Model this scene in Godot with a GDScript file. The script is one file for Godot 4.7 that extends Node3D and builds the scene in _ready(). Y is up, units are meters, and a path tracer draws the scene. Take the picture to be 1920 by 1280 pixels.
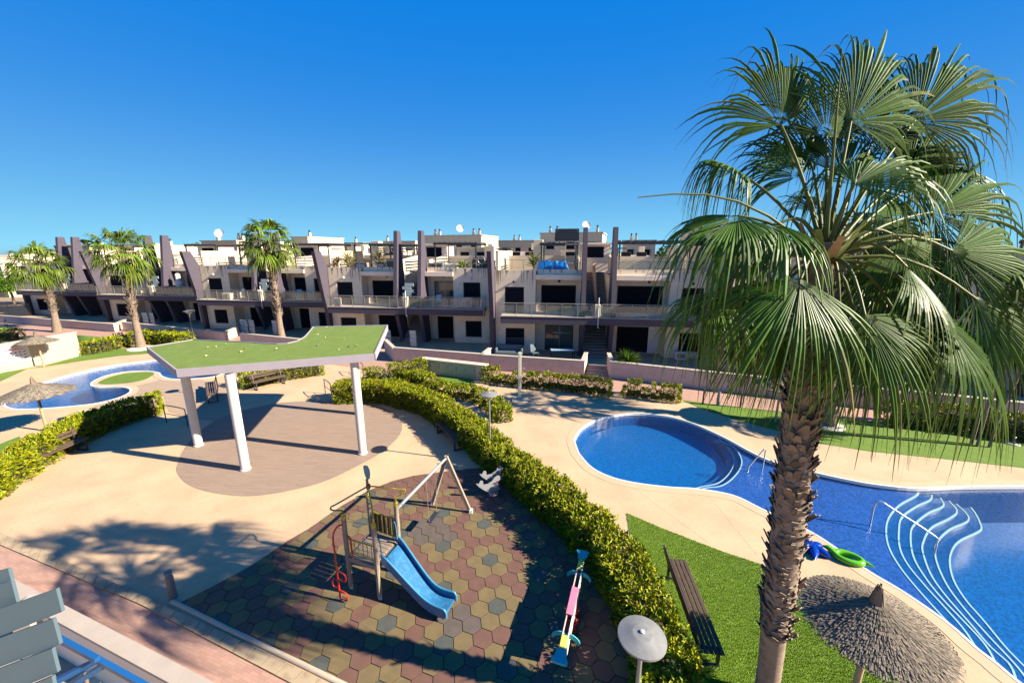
extends Node3D
# A residents' garden with pools and playground, seen from a roof terrace across from a row of houses.
# Pixels of the 1920 x 1280 photograph are turned into directions; distances come from the ground or wall touched.
const FOCAL := 730.0
const TILT := 13.0
const BASE := 0.68       # all base colours, relative to a first reading of the photograph
const EYE := Vector3(0, 7.6, 0)
var M := {}
var taken := {}
var noise_bank := {}
var rng := RandomNumberGenerator.new()

func ray(x: float, y: float) -> Vector3:
	var a := deg_to_rad(TILT)
	var d := Vector3((x - 960.0) / FOCAL, -(y - 640.0) / FOCAL, -1.0)
	return Vector3(d.x, d.y * cos(a) + d.z * sin(a), -d.y * sin(a) + d.z * cos(a))

func G(x: float, y: float, h := 0.0) -> Vector3:      # the point of height h under a pixel
	var d := ray(x, y)
	return EYE + d * ((h - EYE.y) / d.y)

func PD(x: float, y: float, depth: float) -> Vector3:  # the point at a distance in front of the lens
	return EYE + ray(x, y) * depth

func GP(px: Array, h := 0.0) -> PackedVector3Array:    # flat list x,y,x,y
	var r := PackedVector3Array()
	for i in range(0, px.size(), 2):
		r.append(G(px[i], px[i + 1], h))
	return r

func flat(p: PackedVector3Array) -> PackedVector2Array:
	var r := PackedVector2Array()
	for q in p:
		r.append(Vector2(q.x, q.z))
	return r

func smooth3(p: PackedVector3Array, closed: bool, n := 5) -> PackedVector3Array:
	var r := PackedVector3Array()
	var c := p.size()
	var m := c if closed else c - 1
	for i in m:
		var a := p[(i - 1 + c) % c] if closed else p[maxi(i - 1, 0)]
		var b := p[i]
		var d := p[(i + 1) % c]
		var e := p[(i + 2) % c] if closed else p[mini(i + 2, c - 1)]
		for k in n:
			r.append(b.cubic_interpolate(d, a, e, float(k) / n))
	if not closed:
		r.append(p[c - 1])
	return r

func resample(p: PackedVector3Array, n: int) -> PackedVector3Array:
	var total := 0.0
	for i in p.size() - 1:
		total += p[i].distance_to(p[i + 1])
	var r := PackedVector3Array([p[0]])
	var step := total / (n - 1)
	var left := step
	for i in p.size() - 1:
		var a := p[i]
		var d := a.distance_to(p[i + 1])
		while d >= left and r.size() < n - 1:
			a = a.move_toward(p[i + 1], left)
			d -= left
			left = step
			r.append(a)
		left -= d
	while r.size() < n:
		r.append(p[p.size() - 1])
	return r

func spaced(p: PackedVector3Array, step: float) -> PackedVector3Array:
	var total := 0.0
	for i in p.size() - 1:
		total += p[i].distance_to(p[i + 1])
	return resample(p, maxi(2, int(round(total / step)) + 1))

# ---------------------------------------------------------------- mesh builder
class MB:
	var v := PackedVector3Array()
	var n := PackedVector3Array()
	var c := PackedColorArray()
	var u := PackedVector2Array()
	var col := Color.WHITE
	func tri(a: Vector3, b: Vector3, d: Vector3):
		var m := (d - a).cross(b - a).normalized()
		for q in [a, b, d]:
			v.append(q); n.append(m); c.append(col); u.append(Vector2(q.x, q.z))
	func quad(a: Vector3, b: Vector3, d: Vector3, e: Vector3):
		tri(a, b, d); tri(a, d, e)
	func quado(a: Vector3, b: Vector3, d: Vector3, e: Vector3, out: Vector3):
		if (d - a).cross(b - a).dot(out) >= 0.0: quad(a, b, d, e)
		else: quad(e, d, b, a)
	func trin(a: Vector3, b: Vector3, d: Vector3, na: Vector3, nb: Vector3, nd: Vector3):
		if (d - a).cross(b - a).dot(na + nb + nd) < 0.0:
			var t := b; b = d; d = t
			var tn := nb; nb = nd; nd = tn
		v.append(a); v.append(b); v.append(d)
		n.append(na); n.append(nb); n.append(nd)
		for q in [a, b, d]:
			c.append(col); u.append(Vector2(q.x, q.z))
	func box(p: Vector3, s: Vector3, b := Basis()):
		var h := s * 0.5
		for ax in 3:
			for sg in [-1.0, 1.0]:
				var o := Vector3(); o[ax] = sg
				var w := Vector3(); w[(ax + 1) % 3] = 1
				var t := Vector3(); t[(ax + 2) % 3] = 1
				var q := []
				for k in [[-1, -1], [1, -1], [1, 1], [-1, 1]]:
					q.append(p + b * ((o + w * k[0] + t * k[1]) * h))
				quado(q[0], q[1], q[2], q[3], b * o)
	func span(lo: Vector3, hi: Vector3):
		box((lo + hi) * 0.5, (hi - lo).abs())
	func cbox(p: Vector3, s: Vector3, ch: float, b := Basis()):   # box with chamfered edges
		var h := s * 0.5
		var k := minf(ch, minf(h.x, minf(h.y, h.z)) * 0.9)
		var i := h - Vector3(k, k, k)
		for ax in 3:
			var a1 := (ax + 1) % 3
			var a2 := (ax + 2) % 3
			for sg in [-1.0, 1.0]:
				var q := []
				for kk in [[-1, -1], [1, -1], [1, 1], [-1, 1]]:
					var o := Vector3(); o[ax] = sg * h[ax]; o[a1] = kk[0] * i[a1]; o[a2] = kk[1] * i[a2]
					q.append(p + b * o)
				var out := Vector3(); out[ax] = sg
				quado(q[0], q[1], q[2], q[3], b * out)
			for s1 in [-1.0, 1.0]:
				for s2 in [-1.0, 1.0]:
					var e := []
					for w in [[0, -1], [0, 1], [1, 1], [1, -1]]:
						var o := Vector3()
						o[ax] = w[1] * i[ax]
						o[a1] = s1 * (h[a1] if w[0] == 0 else i[a1])
						o[a2] = s2 * (i[a2] if w[0] == 0 else h[a2])
						e.append(p + b * o)
					var out := Vector3(); out[a1] = s1; out[a2] = s2
					quado(e[0], e[1], e[2], e[3], b * out)
		for sx in [-1.0, 1.0]:
			for sy in [-1.0, 1.0]:
				for sz in [-1.0, 1.0]:
					var s0 := Vector3(sx, sy, sz)
					var a := p + b * (Vector3(h.x, i.y, i.z) * s0)
					var d := p + b * (Vector3(i.x, h.y, i.z) * s0)
					var e := p + b * (Vector3(i.x, i.y, h.z) * s0)
					if (e - a).cross(d - a).dot(b * s0) >= 0.0: tri(a, d, e)
					else: tri(a, e, d)
	func beam(a: Vector3, b: Vector3, w: float, h: float, up := Vector3.UP):
		var d := b - a
		var z := d.normalized()
		var x := up.cross(z)
		if x.length() < 0.01: x = Vector3.RIGHT.cross(z)
		x = x.normalized()
		var y := z.cross(x)
		box((a + b) * 0.5, Vector3(w, h, d.length()), Basis(x, y, z))
	func tube(p: PackedVector3Array, r, sides := 8, caps := true):
		var rings := []
		var nrm := []
		var px := Vector3.ZERO
		for i in p.size():
			var t := (p[mini(i + 1, p.size() - 1)] - p[maxi(i - 1, 0)]).normalized()
			var x := px - t * px.dot(t)
			if x.length() < 0.01:
				x = (Vector3.UP if absf(t.y) < 0.9 else Vector3.RIGHT).cross(t)
			x = x.normalized()
			px = x
			var y := t.cross(x)
			var rad: float = r[i] if r is Array or r is PackedFloat32Array else r
			var ring := []
			var ns := []
			for k in sides:
				var a := TAU * k / sides
				var o := x * cos(a) + y * sin(a)
				ring.append(p[i] + o * rad)
				ns.append(o)
			rings.append(ring); nrm.append(ns)
		for i in p.size() - 1:
			for k in sides:
				var k2 := (k + 1) % sides
				trin(rings[i][k], rings[i][k2], rings[i + 1][k2], nrm[i][k], nrm[i][k2], nrm[i + 1][k2])
				trin(rings[i][k], rings[i + 1][k2], rings[i + 1][k], nrm[i][k], nrm[i + 1][k2], nrm[i + 1][k])
		if caps:
			for e in [0, p.size() - 1]:
				var out := (p[0] - p[1]) if e == 0 else (p[p.size() - 1] - p[p.size() - 2])
				for k in range(1, sides - 1):
					if (rings[e][k + 1] - rings[e][0]).cross(rings[e][k] - rings[e][0]).dot(out) >= 0: tri(rings[e][0], rings[e][k], rings[e][k + 1])
					else: tri(rings[e][0], rings[e][k + 1], rings[e][k])
	func rod(a: Vector3, b: Vector3, r: float, sides := 8):
		tube(PackedVector3Array([a, b]), r, sides)
	func sheet(poly: PackedVector2Array, y: float):
		var t := Geometry2D.triangulate_polygon(poly)
		for i in range(0, t.size(), 3):
			var a := Vector3(poly[t[i]].x, y, poly[t[i]].y)
			var b := Vector3(poly[t[i + 1]].x, y, poly[t[i + 1]].y)
			var d := Vector3(poly[t[i + 2]].x, y, poly[t[i + 2]].y)
			if (d - a).cross(b - a).y >= 0: tri(a, b, d)
			else: tri(a, d, b)
	func skirt(poly: PackedVector2Array, y0: float, y1: float, closed := true, outward := true):
		var s := poly.size()
		var cw := 1.0 if Geometry2D.is_polygon_clockwise(poly) else -1.0
		for i in (s if closed else s - 1):
			var a := poly[i]
			var b := poly[(i + 1) % s]
			var o := Vector2(-(b - a).y, (b - a).x) * cw * (1.0 if outward else -1.0)
			quado(Vector3(a.x, y0, a.y), Vector3(b.x, y0, b.y), Vector3(b.x, y1, b.y), Vector3(a.x, y1, a.y), Vector3(o.x, 0, o.y))
	func prism(poly: PackedVector2Array, y0: float, y1: float):
		sheet(poly, y1)
		skirt(poly, y0, y1)
	func ribbon(a: PackedVector3Array, b: PackedVector3Array, out := Vector3.UP):   # ruled sheet between two lines
		for i in a.size() - 1:
			quado(a[i], a[i + 1], b[i + 1], b[i], out)
	func slabx(p: Array, x0: float, x1: float):   # outline p of Vector2(z, y) pushed along x from x0 to x1
		var pl := PackedVector2Array(p)
		var t := Geometry2D.triangulate_polygon(pl)
		for xx in [[x0, -1.0], [x1, 1.0]]:
			for i in range(0, t.size(), 3):
				var a := Vector3(xx[0], pl[t[i]].y, pl[t[i]].x)
				var b := Vector3(xx[0], pl[t[i + 1]].y, pl[t[i + 1]].x)
				var d := Vector3(xx[0], pl[t[i + 2]].y, pl[t[i + 2]].x)
				if (d - a).cross(b - a).x * xx[1] >= 0: tri(a, b, d)
				else: tri(a, d, b)
		var mid := Vector2.ZERO
		for q in pl: mid += q / pl.size()
		for i in pl.size():
			var a := pl[i]
			var b := pl[(i + 1) % pl.size()]
			var o := (a + b) * 0.5 - mid
			quado(Vector3(x0, a.y, a.x), Vector3(x0, b.y, b.x), Vector3(x1, b.y, b.x), Vector3(x1, a.y, a.x), Vector3(0, o.y, o.x))
	func lathe(pr: Array, sides: int, at := Vector3.ZERO, b := Basis()):   # profile of Vector2(radius, y)
		for i in pr.size() - 1:
			var d: Vector2 = pr[i + 1] - pr[i]
			var nn := Vector2(d.y, -d.x).normalized()
			for k in sides:
				var a0 := TAU * k / sides
				var a1 := TAU * (k + 1) / sides
				var e0 := Vector3(cos(a0), 0, sin(a0))
				var e1 := Vector3(cos(a1), 0, sin(a1))
				var y := Vector3.UP
				var q00: Vector3 = at + b * (e0 * pr[i].x + y * pr[i].y)
				var q01: Vector3 = at + b * (e1 * pr[i].x + y * pr[i].y)
				var q10: Vector3 = at + b * (e0 * pr[i + 1].x + y * pr[i + 1].y)
				var q11: Vector3 = at + b * (e1 * pr[i + 1].x + y * pr[i + 1].y)
				var n0 := b * (e0 * nn.x + y * nn.y)
				var n1 := b * (e1 * nn.x + y * nn.y)
				trin(q00, q01, q11, n0, n1, n1)
				trin(q00, q11, q10, n0, n1, n0)
	func mesh() -> ArrayMesh:
		var a := []
		a.resize(Mesh.ARRAY_MAX)
		a[Mesh.ARRAY_VERTEX] = v
		a[Mesh.ARRAY_NORMAL] = n
		a[Mesh.ARRAY_COLOR] = c
		a[Mesh.ARRAY_TEX_UV] = u
		var m := ArrayMesh.new()
		m.add_surface_from_arrays(Mesh.PRIMITIVE_TRIANGLES, a)
		return m

# ---------------------------------------------------------------- naming
func numbered(called: String) -> String:
	var k: int = taken.get(called, -1) + 1
	taken[called] = k
	return called if k == 0 else "%s_%03d" % [called, k]

func tag(o: Node, label: String, category: String, group := "") -> Node:
	o.set_meta("label", label)
	o.set_meta("category", category)
	if group != "": o.set_meta("group", group)
	return o

func thing(called: String, label: String, category: String, at := Vector3.ZERO, turn := 0.0, group := "") -> Node3D:
	var o := Node3D.new()
	o.name = numbered(called)
	add_child(o)
	o.position = at
	o.rotation.y = turn
	tag(o, label, category, group)
	return o

func put(called: String, m: Mesh, mat: Material, parent: Node, at := Vector3.ZERO, b := Basis()) -> MeshInstance3D:
	var o := MeshInstance3D.new()
	o.mesh = m
	o.material_override = mat
	o.transform = Transform3D(b, at)
	o.name = numbered(called) if parent == self else called
	parent.add_child(o, true)
	return o

func obj(called: String, b: MB, mat: Material, parent: Node = self) -> MeshInstance3D:
	return put(called, b.mesh(), mat, parent)

func solo(called: String, b: MB, mat: Material, label: String, category: String, group := "") -> MeshInstance3D:
	var o := obj(called, b, mat, self)
	tag(o, label, category, group)
	return o

func struct(called: String, b: MB, mat: Material) -> MeshInstance3D:
	var o := obj(called, b, mat, self)
	o.set_meta("kind", "structure")
	return o

func rnd(a: float, b: float) -> float:
	return rng.randf_range(a, b)

# ---------------------------------------------------------------- materials
func lin(r: float, g: float, b: float, a := 1.0) -> Color:
	var c := Color(r * BASE, g * BASE, b * BASE).linear_to_srgb()
	c.a = a
	return c

func air(r: float, g: float, b: float) -> Color:
	return Color(r, g, b).linear_to_srgb()

func noise(sd: int, freq: float, oct := 4, kind := FastNoiseLite.TYPE_SIMPLEX_SMOOTH) -> FastNoiseLite:
	var f := FastNoiseLite.new()
	f.seed = sd
	f.frequency = freq
	f.noise_type = kind
	f.fractal_octaves = oct
	return f

func plain(c: Color, rough := 0.7, metal := 0.0) -> StandardMaterial3D:
	var m := StandardMaterial3D.new()
	m.albedo_color = c
	m.roughness = rough
	m.metallic = metal
	m.cull_mode = BaseMaterial3D.CULL_DISABLED
	return m

# colour mottled by a coarse and a fine noise; metres = size of one repeat
func mottled(c: Color, vary: float, metres: float, sd: int, fine := 0.5, rough := 0.85, px := 512, tint := Color.BLACK, tint_amount := 0.0, bump := 0.0) -> StandardMaterial3D:
	if not noise_bank.has(px):
		noise_bank[px] = []
		for q in [[3, 3.0, 4], [10, 60.0, 3], [16, 6.0, 5]]:
			var im := noise(q[0], q[1] / px, q[2]).get_seamless_image(px, px)
			im.convert(Image.FORMAT_L8)
			noise_bank[px].append(im)
	var grain: Image = noise_bank[px][1]
	var cd: PackedByteArray = noise_bank[px][0].get_data()
	var gd := grain.get_data()
	var sdta: PackedByteArray = noise_bank[px][2].get_data()
	var shift := (sd * 7919) % (px * px)
	var l := c.srgb_to_linear()
	var t := tint.srgb_to_linear()
	var out := PackedByteArray()
	out.resize(px * px * 3)
	var lut := PackedByteArray()
	lut.resize(1025)
	for i in 1025:
		var q := i / 1024.0
		lut[i] = clampi(int(round((12.92 * q if q < 0.0031308 else 1.055 * pow(q, 1.0 / 2.4) - 0.055) * 255.0)), 0, 255)
	for i in px * px:
		var a := (cd[(i + shift) % (px * px)] / 255.0 - 0.5) * 2.0 * vary * (1.0 - fine) + (gd[i] / 255.0 - 0.5) * 2.0 * vary * fine
		var k := 1.0 + a
		var s := 0.0
		if tint_amount > 0.0:
			s = clampf((sdta[(i + shift) % (px * px)] / 255.0 - 0.55) * 5.0, 0.0, 1.0) * tint_amount
		out[i * 3] = lut[clampi(int((l.r * (1 - s) + t.r * s) * k * 1024), 0, 1024)]
		out[i * 3 + 1] = lut[clampi(int((l.g * (1 - s) + t.g * s) * k * 1024), 0, 1024)]
		out[i * 3 + 2] = lut[clampi(int((l.b * (1 - s) + t.b * s) * k * 1024), 0, 1024)]
	var m := plain(Color.WHITE, rough)
	m.albedo_texture = ImageTexture.create_from_image(Image.create_from_data(px, px, false, Image.FORMAT_RGB8, out))
	m.uv1_triplanar = true
	m.uv1_world_triplanar = true
	m.uv1_scale = Vector3.ONE / metres
	if bump > 0.0:
		var nm := grain.duplicate()
		nm.convert(Image.FORMAT_RGBA8)
		nm.bump_map_to_normal_map(bump)
		m.normal_enabled = true
		m.normal_texture = ImageTexture.create_from_image(nm)
		m.normal_scale = 0.6
	return m

func leafy(back := 0.35, rough := 0.45) -> StandardMaterial3D:
	var m := plain(Color.WHITE, rough)
	m.vertex_color_use_as_albedo = true
	m.backlight_enabled = true
	m.backlight = Color(back, back, back * 0.5)
	return m

func glass(c: Color, a: float, rough := 0.03) -> StandardMaterial3D:
	var m := plain(Color(c.r, c.g, c.b, a), rough)
	m.transparency = BaseMaterial3D.TRANSPARENCY_ALPHA
	m.metallic_specular = 0.5
	return m

func _ready():
	rng.seed = 20240611
	stage()
	materials()
	ground_and_paths()
	right_pool()
	left_pool()
	playground_floor()
	houses()
	back_row()
	garden_walls()
	pavilion()
	play_equipment()
	hedges()
	palms()
	furniture()
	left_side()
	own_terrace()
	small_things()

func stage():
	var cam := Camera3D.new()
	cam.name = "camera"
	cam.position = EYE
	cam.rotation_degrees = Vector3(-TILT, 0, 0)
	cam.fov = rad_to_deg(2.0 * atan(640.0 / FOCAL))
	cam.near = 0.05
	cam.far = 3000.0
	add_child(cam)
	cam.current = true
	var exposure := 3.45
	var sky := ProceduralSkyMaterial.new()
	sky.sky_top_color = air(0.0, 0.215, 0.77)
	sky.sky_horizon_color = air(0.30, 0.76, 1.0)
	sky.sky_curve = 0.10
	sky.ground_bottom_color = air(0.25, 0.22, 0.18)
	sky.ground_horizon_color = air(0.34, 0.60, 0.75)
	sky.sun_angle_max = 1.0
	sky.energy_multiplier = 1.0 / exposure
	var w := WorldEnvironment.new()
	w.name = "environment"
	var e := Environment.new()
	e.background_mode = Environment.BG_SKY
	e.sky = Sky.new()
	e.sky.sky_material = sky
	e.tonemap_mode = Environment.TONE_MAPPER_LINEAR
	e.tonemap_exposure = exposure
	e.sdfgi_enabled = true
	e.ssao_enabled = true
	e.ssil_enabled = true
	w.environment = e
	add_child(w)
	var sun := DirectionalLight3D.new()
	sun.name = "sun"
	sun.light_energy = 1.6
	sun.light_angular_distance = 0.5
	sun.light_color = Color(1.0, 0.95, 0.86)
	sun.shadow_enabled = true
	add_child(sun)
	var el := deg_to_rad(30.5)
	var to_sun := Vector3(0.975 * cos(el), sin(el), 0.222 * cos(el))
	sun.look_at_from_position(to_sun * 50.0, Vector3.ZERO)

func materials():
	M.paving = mottled(lin(0.60, 0.415, 0.25), 0.2, 7.0, 11, 0.45, 0.9, 1024, lin(0.54, 0.37, 0.22), 0.45)
	M.turf = mottled(lin(0.115, 0.21, 0.006), 0.55, 2.2, 21, 0.8, 0.95, 1024, lin(0.135, 0.22, 0.012), 0.5, 6.0)
	M.roof_turf = mottled(lin(0.15, 0.225, 0.025), 0.3, 3.0, 22, 0.75, 0.95, 512, lin(0.20, 0.27, 0.045), 0.5, 4.0)
	M.pink = brick_lines(lin(0.47, 0.275, 0.205), 0.20, 0.055, 1.76, 31)
	M.deck = brick_lines(lin(0.33, 0.235, 0.175), 0.45, 0.05, 2.4, 33)
	M.brown_deck = brick_lines(lin(0.42, 0.30, 0.21), 0.50, 0.08, 2.0, 34)
	M.slab = mottled(lin(0.46, 0.35, 0.22), 0.2, 2.3, 41, 0.5, 0.9, 512, lin(0.30, 0.20, 0.13), 0.6)
	M.kerb = mottled(lin(0.62, 0.50, 0.36), 0.2, 1.3, 42, 0.5)
	M.coping = mottled(lin(0.60, 0.43, 0.27), 0.12, 2.0, 43, 0.5)
	M.white = plain(lin(0.78, 0.76, 0.72), 0.6)
	M.white_metal = plain(lin(0.74, 0.72, 0.69), 0.4)
	M.tile = mosaic(lin(0.003, 0.075, 0.33), 51)
	M.tile_deep = mosaic(lin(0.001, 0.105, 0.40), 53)
	M.tile_shelf = mosaic(lin(0.022, 0.085, 0.40), 52)
	M.nosing = plain(lin(0.40, 0.66, 0.72), 0.5)
	M.water = glass(lin(0.0, 0.14, 0.42), 0.06, 0.02)
	var wn := noise(77, 16.0 / 512, 4).get_seamless_image(512, 512)
	wn.convert(Image.FORMAT_RGBA8)
	wn.bump_map_to_normal_map(5.0)
	M.water.normal_enabled = true
	M.water.normal_texture = ImageTexture.create_from_image(wn)
	M.water.normal_scale = 0.3
	M.water.uv1_triplanar = true
	M.water.uv1_world_triplanar = true
	M.water.uv1_scale = Vector3.ONE / 2.4
	M.rubber_red = mottled(lin(0.155, 0.075, 0.052), 0.35, 1.1, 61, 0.6)
	M.rubber_yellow = mottled(lin(0.175, 0.125, 0.052), 0.35, 1.3, 62, 0.6)
	M.rubber_grey = mottled(lin(0.075, 0.082, 0.068), 0.35, 1.2, 63, 0.6)
	M.rubber_worn = mottled(lin(0.115, 0.088, 0.072), 0.35, 1.0, 64, 0.6)
	M.joint = plain(lin(0.03, 0.022, 0.018), 0.95)
	M.render = mottled(lin(0.98, 0.82, 0.62), 0.14, 3.2, 71, 0.35, 0.9, 512, lin(0.86, 0.69, 0.51), 0.5)
	M.render_pale = mottled(lin(0.98, 0.82, 0.67), 0.10, 3.7, 72, 0.35, 0.9)
	M.garden_wall = mottled(lin(0.76, 0.56, 0.46), 0.14, 2.6, 73, 0.4, 0.9, 512, lin(0.62, 0.44, 0.35), 0.5)
	M.cap = mottled(lin(0.56, 0.48, 0.39), 0.12, 2.1, 74, 0.4)
	M.cream = mottled(lin(0.70, 0.60, 0.44), 0.08, 3.0, 75, 0.3)
	M.purple = mottled(lin(0.078, 0.063, 0.092), 0.1, 2.5, 76, 0.3, 0.75)
	M.purple_dark = M.purple
	M.stain = plain(lin(0.16, 0.13, 0.11), 0.95)
	M.shutter = plain(lin(0.012, 0.015, 0.024), 0.75)
	M.shutter.metallic_specular = 0.15
	M.pane = glass(lin(0.10, 0.13, 0.15), 0.25)
	M.room = plain(lin(0.66, 0.60, 0.52), 0.9)
	M.rail_glass = glass(lin(0.32, 0.38, 0.34), 0.30)
	M.steel = plain(lin(0.50, 0.46, 0.40), 0.35, 0.55)
	M.dark_metal = plain(lin(0.035, 0.036, 0.042), 0.45)
	M.grey_metal = plain(lin(0.24, 0.25, 0.25), 0.45, 0.2)
	M.louvre = mottled(lin(0.085, 0.135, 0.165), 0.08, 1.5, 81, 0.4, 0.55)
	M.louvre_pale = plain(lin(0.42, 0.50, 0.52), 0.6)
	M.blue_paint = plain(lin(0.01, 0.09, 0.28), 0.4)
	M.door_white = plain(lin(0.74, 0.74, 0.76), 0.5)
	M.step = mottled(lin(0.30, 0.24, 0.20), 0.15, 1.5, 82, 0.5)
	M.orange_wall = mottled(lin(0.50, 0.30, 0.19), 0.12, 2.2, 83, 0.4)
	M.bark = mottled(lin(0.29, 0.215, 0.155), 0.4, 0.9, 84, 0.6, 0.95, 512, lin(0.15, 0.105, 0.075), 0.7)
	M.boot = leafy(0.0, 0.9)
	M.leaf = leafy(0.42, 0.5)
	M.fan = leafy(0.45, 0.45)
	M.fan.metallic_specular = 0.3
	M.leaf.metallic_specular = 0.3
	M.wood = mottled(lin(0.075, 0.042, 0.03), 0.3, 0.6, 85, 0.6, 0.7)
	M.log = mottled(lin(0.34, 0.26, 0.19), 0.3, 0.7, 86, 0.6, 0.8)
	M.thatch = leafy(0.1, 0.95)
	M.hedge_core = plain(lin(0.06, 0.045, 0.03), 0.95)
	M.red_paint = plain(lin(0.72, 0.04, 0.02), 0.35)
	M.yellow_paint = plain(lin(0.62, 0.42, 0.02), 0.35)
	M.slide_blue = mottled(lin(0.025, 0.16, 0.34), 0.25, 0.8, 87, 0.5, 0.35, 512, lin(0.12, 0.27, 0.42), 0.5)
	M.rim_blue = plain(lin(0.05, 0.25, 0.43), 0.4)
	M.teal = plain(lin(0.04, 0.30, 0.36), 0.5)
	M.turquoise = mottled(lin(0.05, 0.47, 0.48), 0.2, 0.4, 88, 0.6, 0.5)
	M.pink_paint = mottled(lin(0.72, 0.22, 0.33), 0.15, 0.5, 89, 0.6, 0.5)
	M.rose_paint = plain(lin(0.68, 0.42, 0.40), 0.5)
	M.sign_yellow = plain(lin(0.70, 0.50, 0.02), 0.5)
	M.panel_green = mottled(lin(0.38, 0.46, 0.33), 0.1, 1.2, 90, 0.4, 0.6)
	M.inflate_blue = plain(lin(0.005, 0.05, 0.40), 0.15)
	M.inflate_green = plain(lin(0.13, 0.50, 0.01), 0.18)
	M.tarp = plain(lin(0.01, 0.22, 0.62), 0.35)
	M.lamp_top = mottled(lin(0.25, 0.25, 0.245), 0.45, 0.5, 91, 0.6, 0.5)
	M.soil = mottled(lin(0.30, 0.21, 0.13), 0.3, 4.0, 92, 0.5, 0.95)
	M.gravel = mottled(lin(0.60, 0.55, 0.47), 0.4, 0.6, 93, 0.9)
	M.plot_cap = mottled(lin(0.47, 0.39, 0.32), 0.12, 1.9, 104, 0.4)
	M.rocker_grey = plain(lin(0.36, 0.36, 0.37), 0.5)
	M.vein = leafy(0.0, 0.6)
	M.wood_dark = mottled(lin(0.10, 0.06, 0.04), 0.3, 0.6, 97, 0.6, 0.7)
	M.lamp_glass = plain(lin(0.55, 0.52, 0.42), 0.35)
	M.log_pale = mottled(lin(0.48, 0.33, 0.20), 0.25, 0.7, 98, 0.6, 0.8)
	M.shower = plain(lin(0.55, 0.54, 0.46), 0.4)
	M.cream_bright = mottled(lin(0.49, 0.42, 0.32), 0.06, 3.0, 99, 0.3)
	M.board = plain(lin(0.72, 0.70, 0.74), 0.5)
	M.mark_blue = plain(lin(0.10, 0.16, 0.35), 0.6)
	M.screen = plain(lin(0.09, 0.13, 0.13), 0.6)
	M.pale_blue = plain(lin(0.45, 0.58, 0.68), 0.5)
	M.patterned = mottled(lin(0.20, 0.32, 0.42), 0.6, 0.5, 100, 0.3, 0.8, 512, lin(0.6, 0.65, 0.65), 0.9)
	M.slab_plain = mottled(lin(0.45, 0.36, 0.27), 0.2, 2.0, 94, 0.5)
	M.fascia = mottled(lin(0.40, 0.35, 0.40), 0.1, 2.0, 95, 0.4)
	M.white_paint = mottled(lin(0.72, 0.66, 0.60), 0.08, 1.6, 96, 0.4, 0.6)
	M.dry_leaf = plain(lin(0.60, 0.50, 0.25), 0.9)
	M.olive = plain(lin(0.14, 0.12, 0.04), 0.45)
	M.steel_pale = plain(lin(0.55, 0.55, 0.55), 0.35, 0.4)
	M.sign_yellow_pale = plain(lin(0.75, 0.62, 0.12), 0.5)
	M.curtain = plain(lin(0.16, 0.30, 0.42), 0.8)

# rows of small pavers or boards too thin to tell apart: long by wide metres, one repeat every `metres`
func brick_lines(c: Color, long: float, wide: float, metres: float, sd: int) -> StandardMaterial3D:
	var px := 512
	var img := Image.create(px, px, false, Image.FORMAT_RGB8)
	var r := RandomNumberGenerator.new()
	r.seed = sd
	var l := c.srgb_to_linear()
	var rows := int(round(metres / wide))
	var cols := int(round(metres / long))
	img.fill(air(l.r * 0.72, l.g * 0.70, l.b * 0.68))
	for j in rows:
		var y0 := int(float(j) * px / rows)
		var y1 := int(float(j + 1) * px / rows)
		var off := r.randf()
		for i in cols:
			var k := r.randf_range(0.90, 1.09)
			var x0 := int((i + off) * px / cols)
			var w := int(float(px) / cols)
			var t := air(l.r * k, l.g * k * r.randf_range(0.97, 1.03), l.b * k)
			img.fill_rect(Rect2i(x0 % px, y0, w - 1, y1 - y0 - 1), t)
			if (x0 % px) + w > px:
				img.fill_rect(Rect2i(0, y0, (x0 % px) + w - px - 1, y1 - y0 - 1), t)
	var m := plain(Color.WHITE, 0.88)
	m.albedo_texture = ImageTexture.create_from_image(img)
	m.uv1_triplanar = true
	m.uv1_scale = Vector3.ONE / metres
	return m

func mosaic(c: Color, sd: int) -> StandardMaterial3D:
	var px := 512
	var n := 64
	var r := RandomNumberGenerator.new()
	r.seed = sd
	var l := c.srgb_to_linear()
	var img := Image.create(px, px, false, Image.FORMAT_RGB8)
	img.fill(air(l.r * 0.9 + 0.02, l.g * 0.9 + 0.03, l.b * 0.8 + 0.04))
	for j in n:
		for i in n:
			var k := r.randf_range(0.5, 1.45)
			img.fill_rect(Rect2i(i * 8, j * 8, 7, 7), air(l.r * k, l.g * k + r.randf_range(0.0, 0.02), minf(l.b * k, 1.0)))
	var m := plain(Color.WHITE, 0.3)
	m.albedo_texture = ImageTexture.create_from_image(img)
	m.uv1_triplanar = true
	m.uv1_world_triplanar = true
	m.uv1_scale = Vector3.ONE / 3.2
	return m

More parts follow.
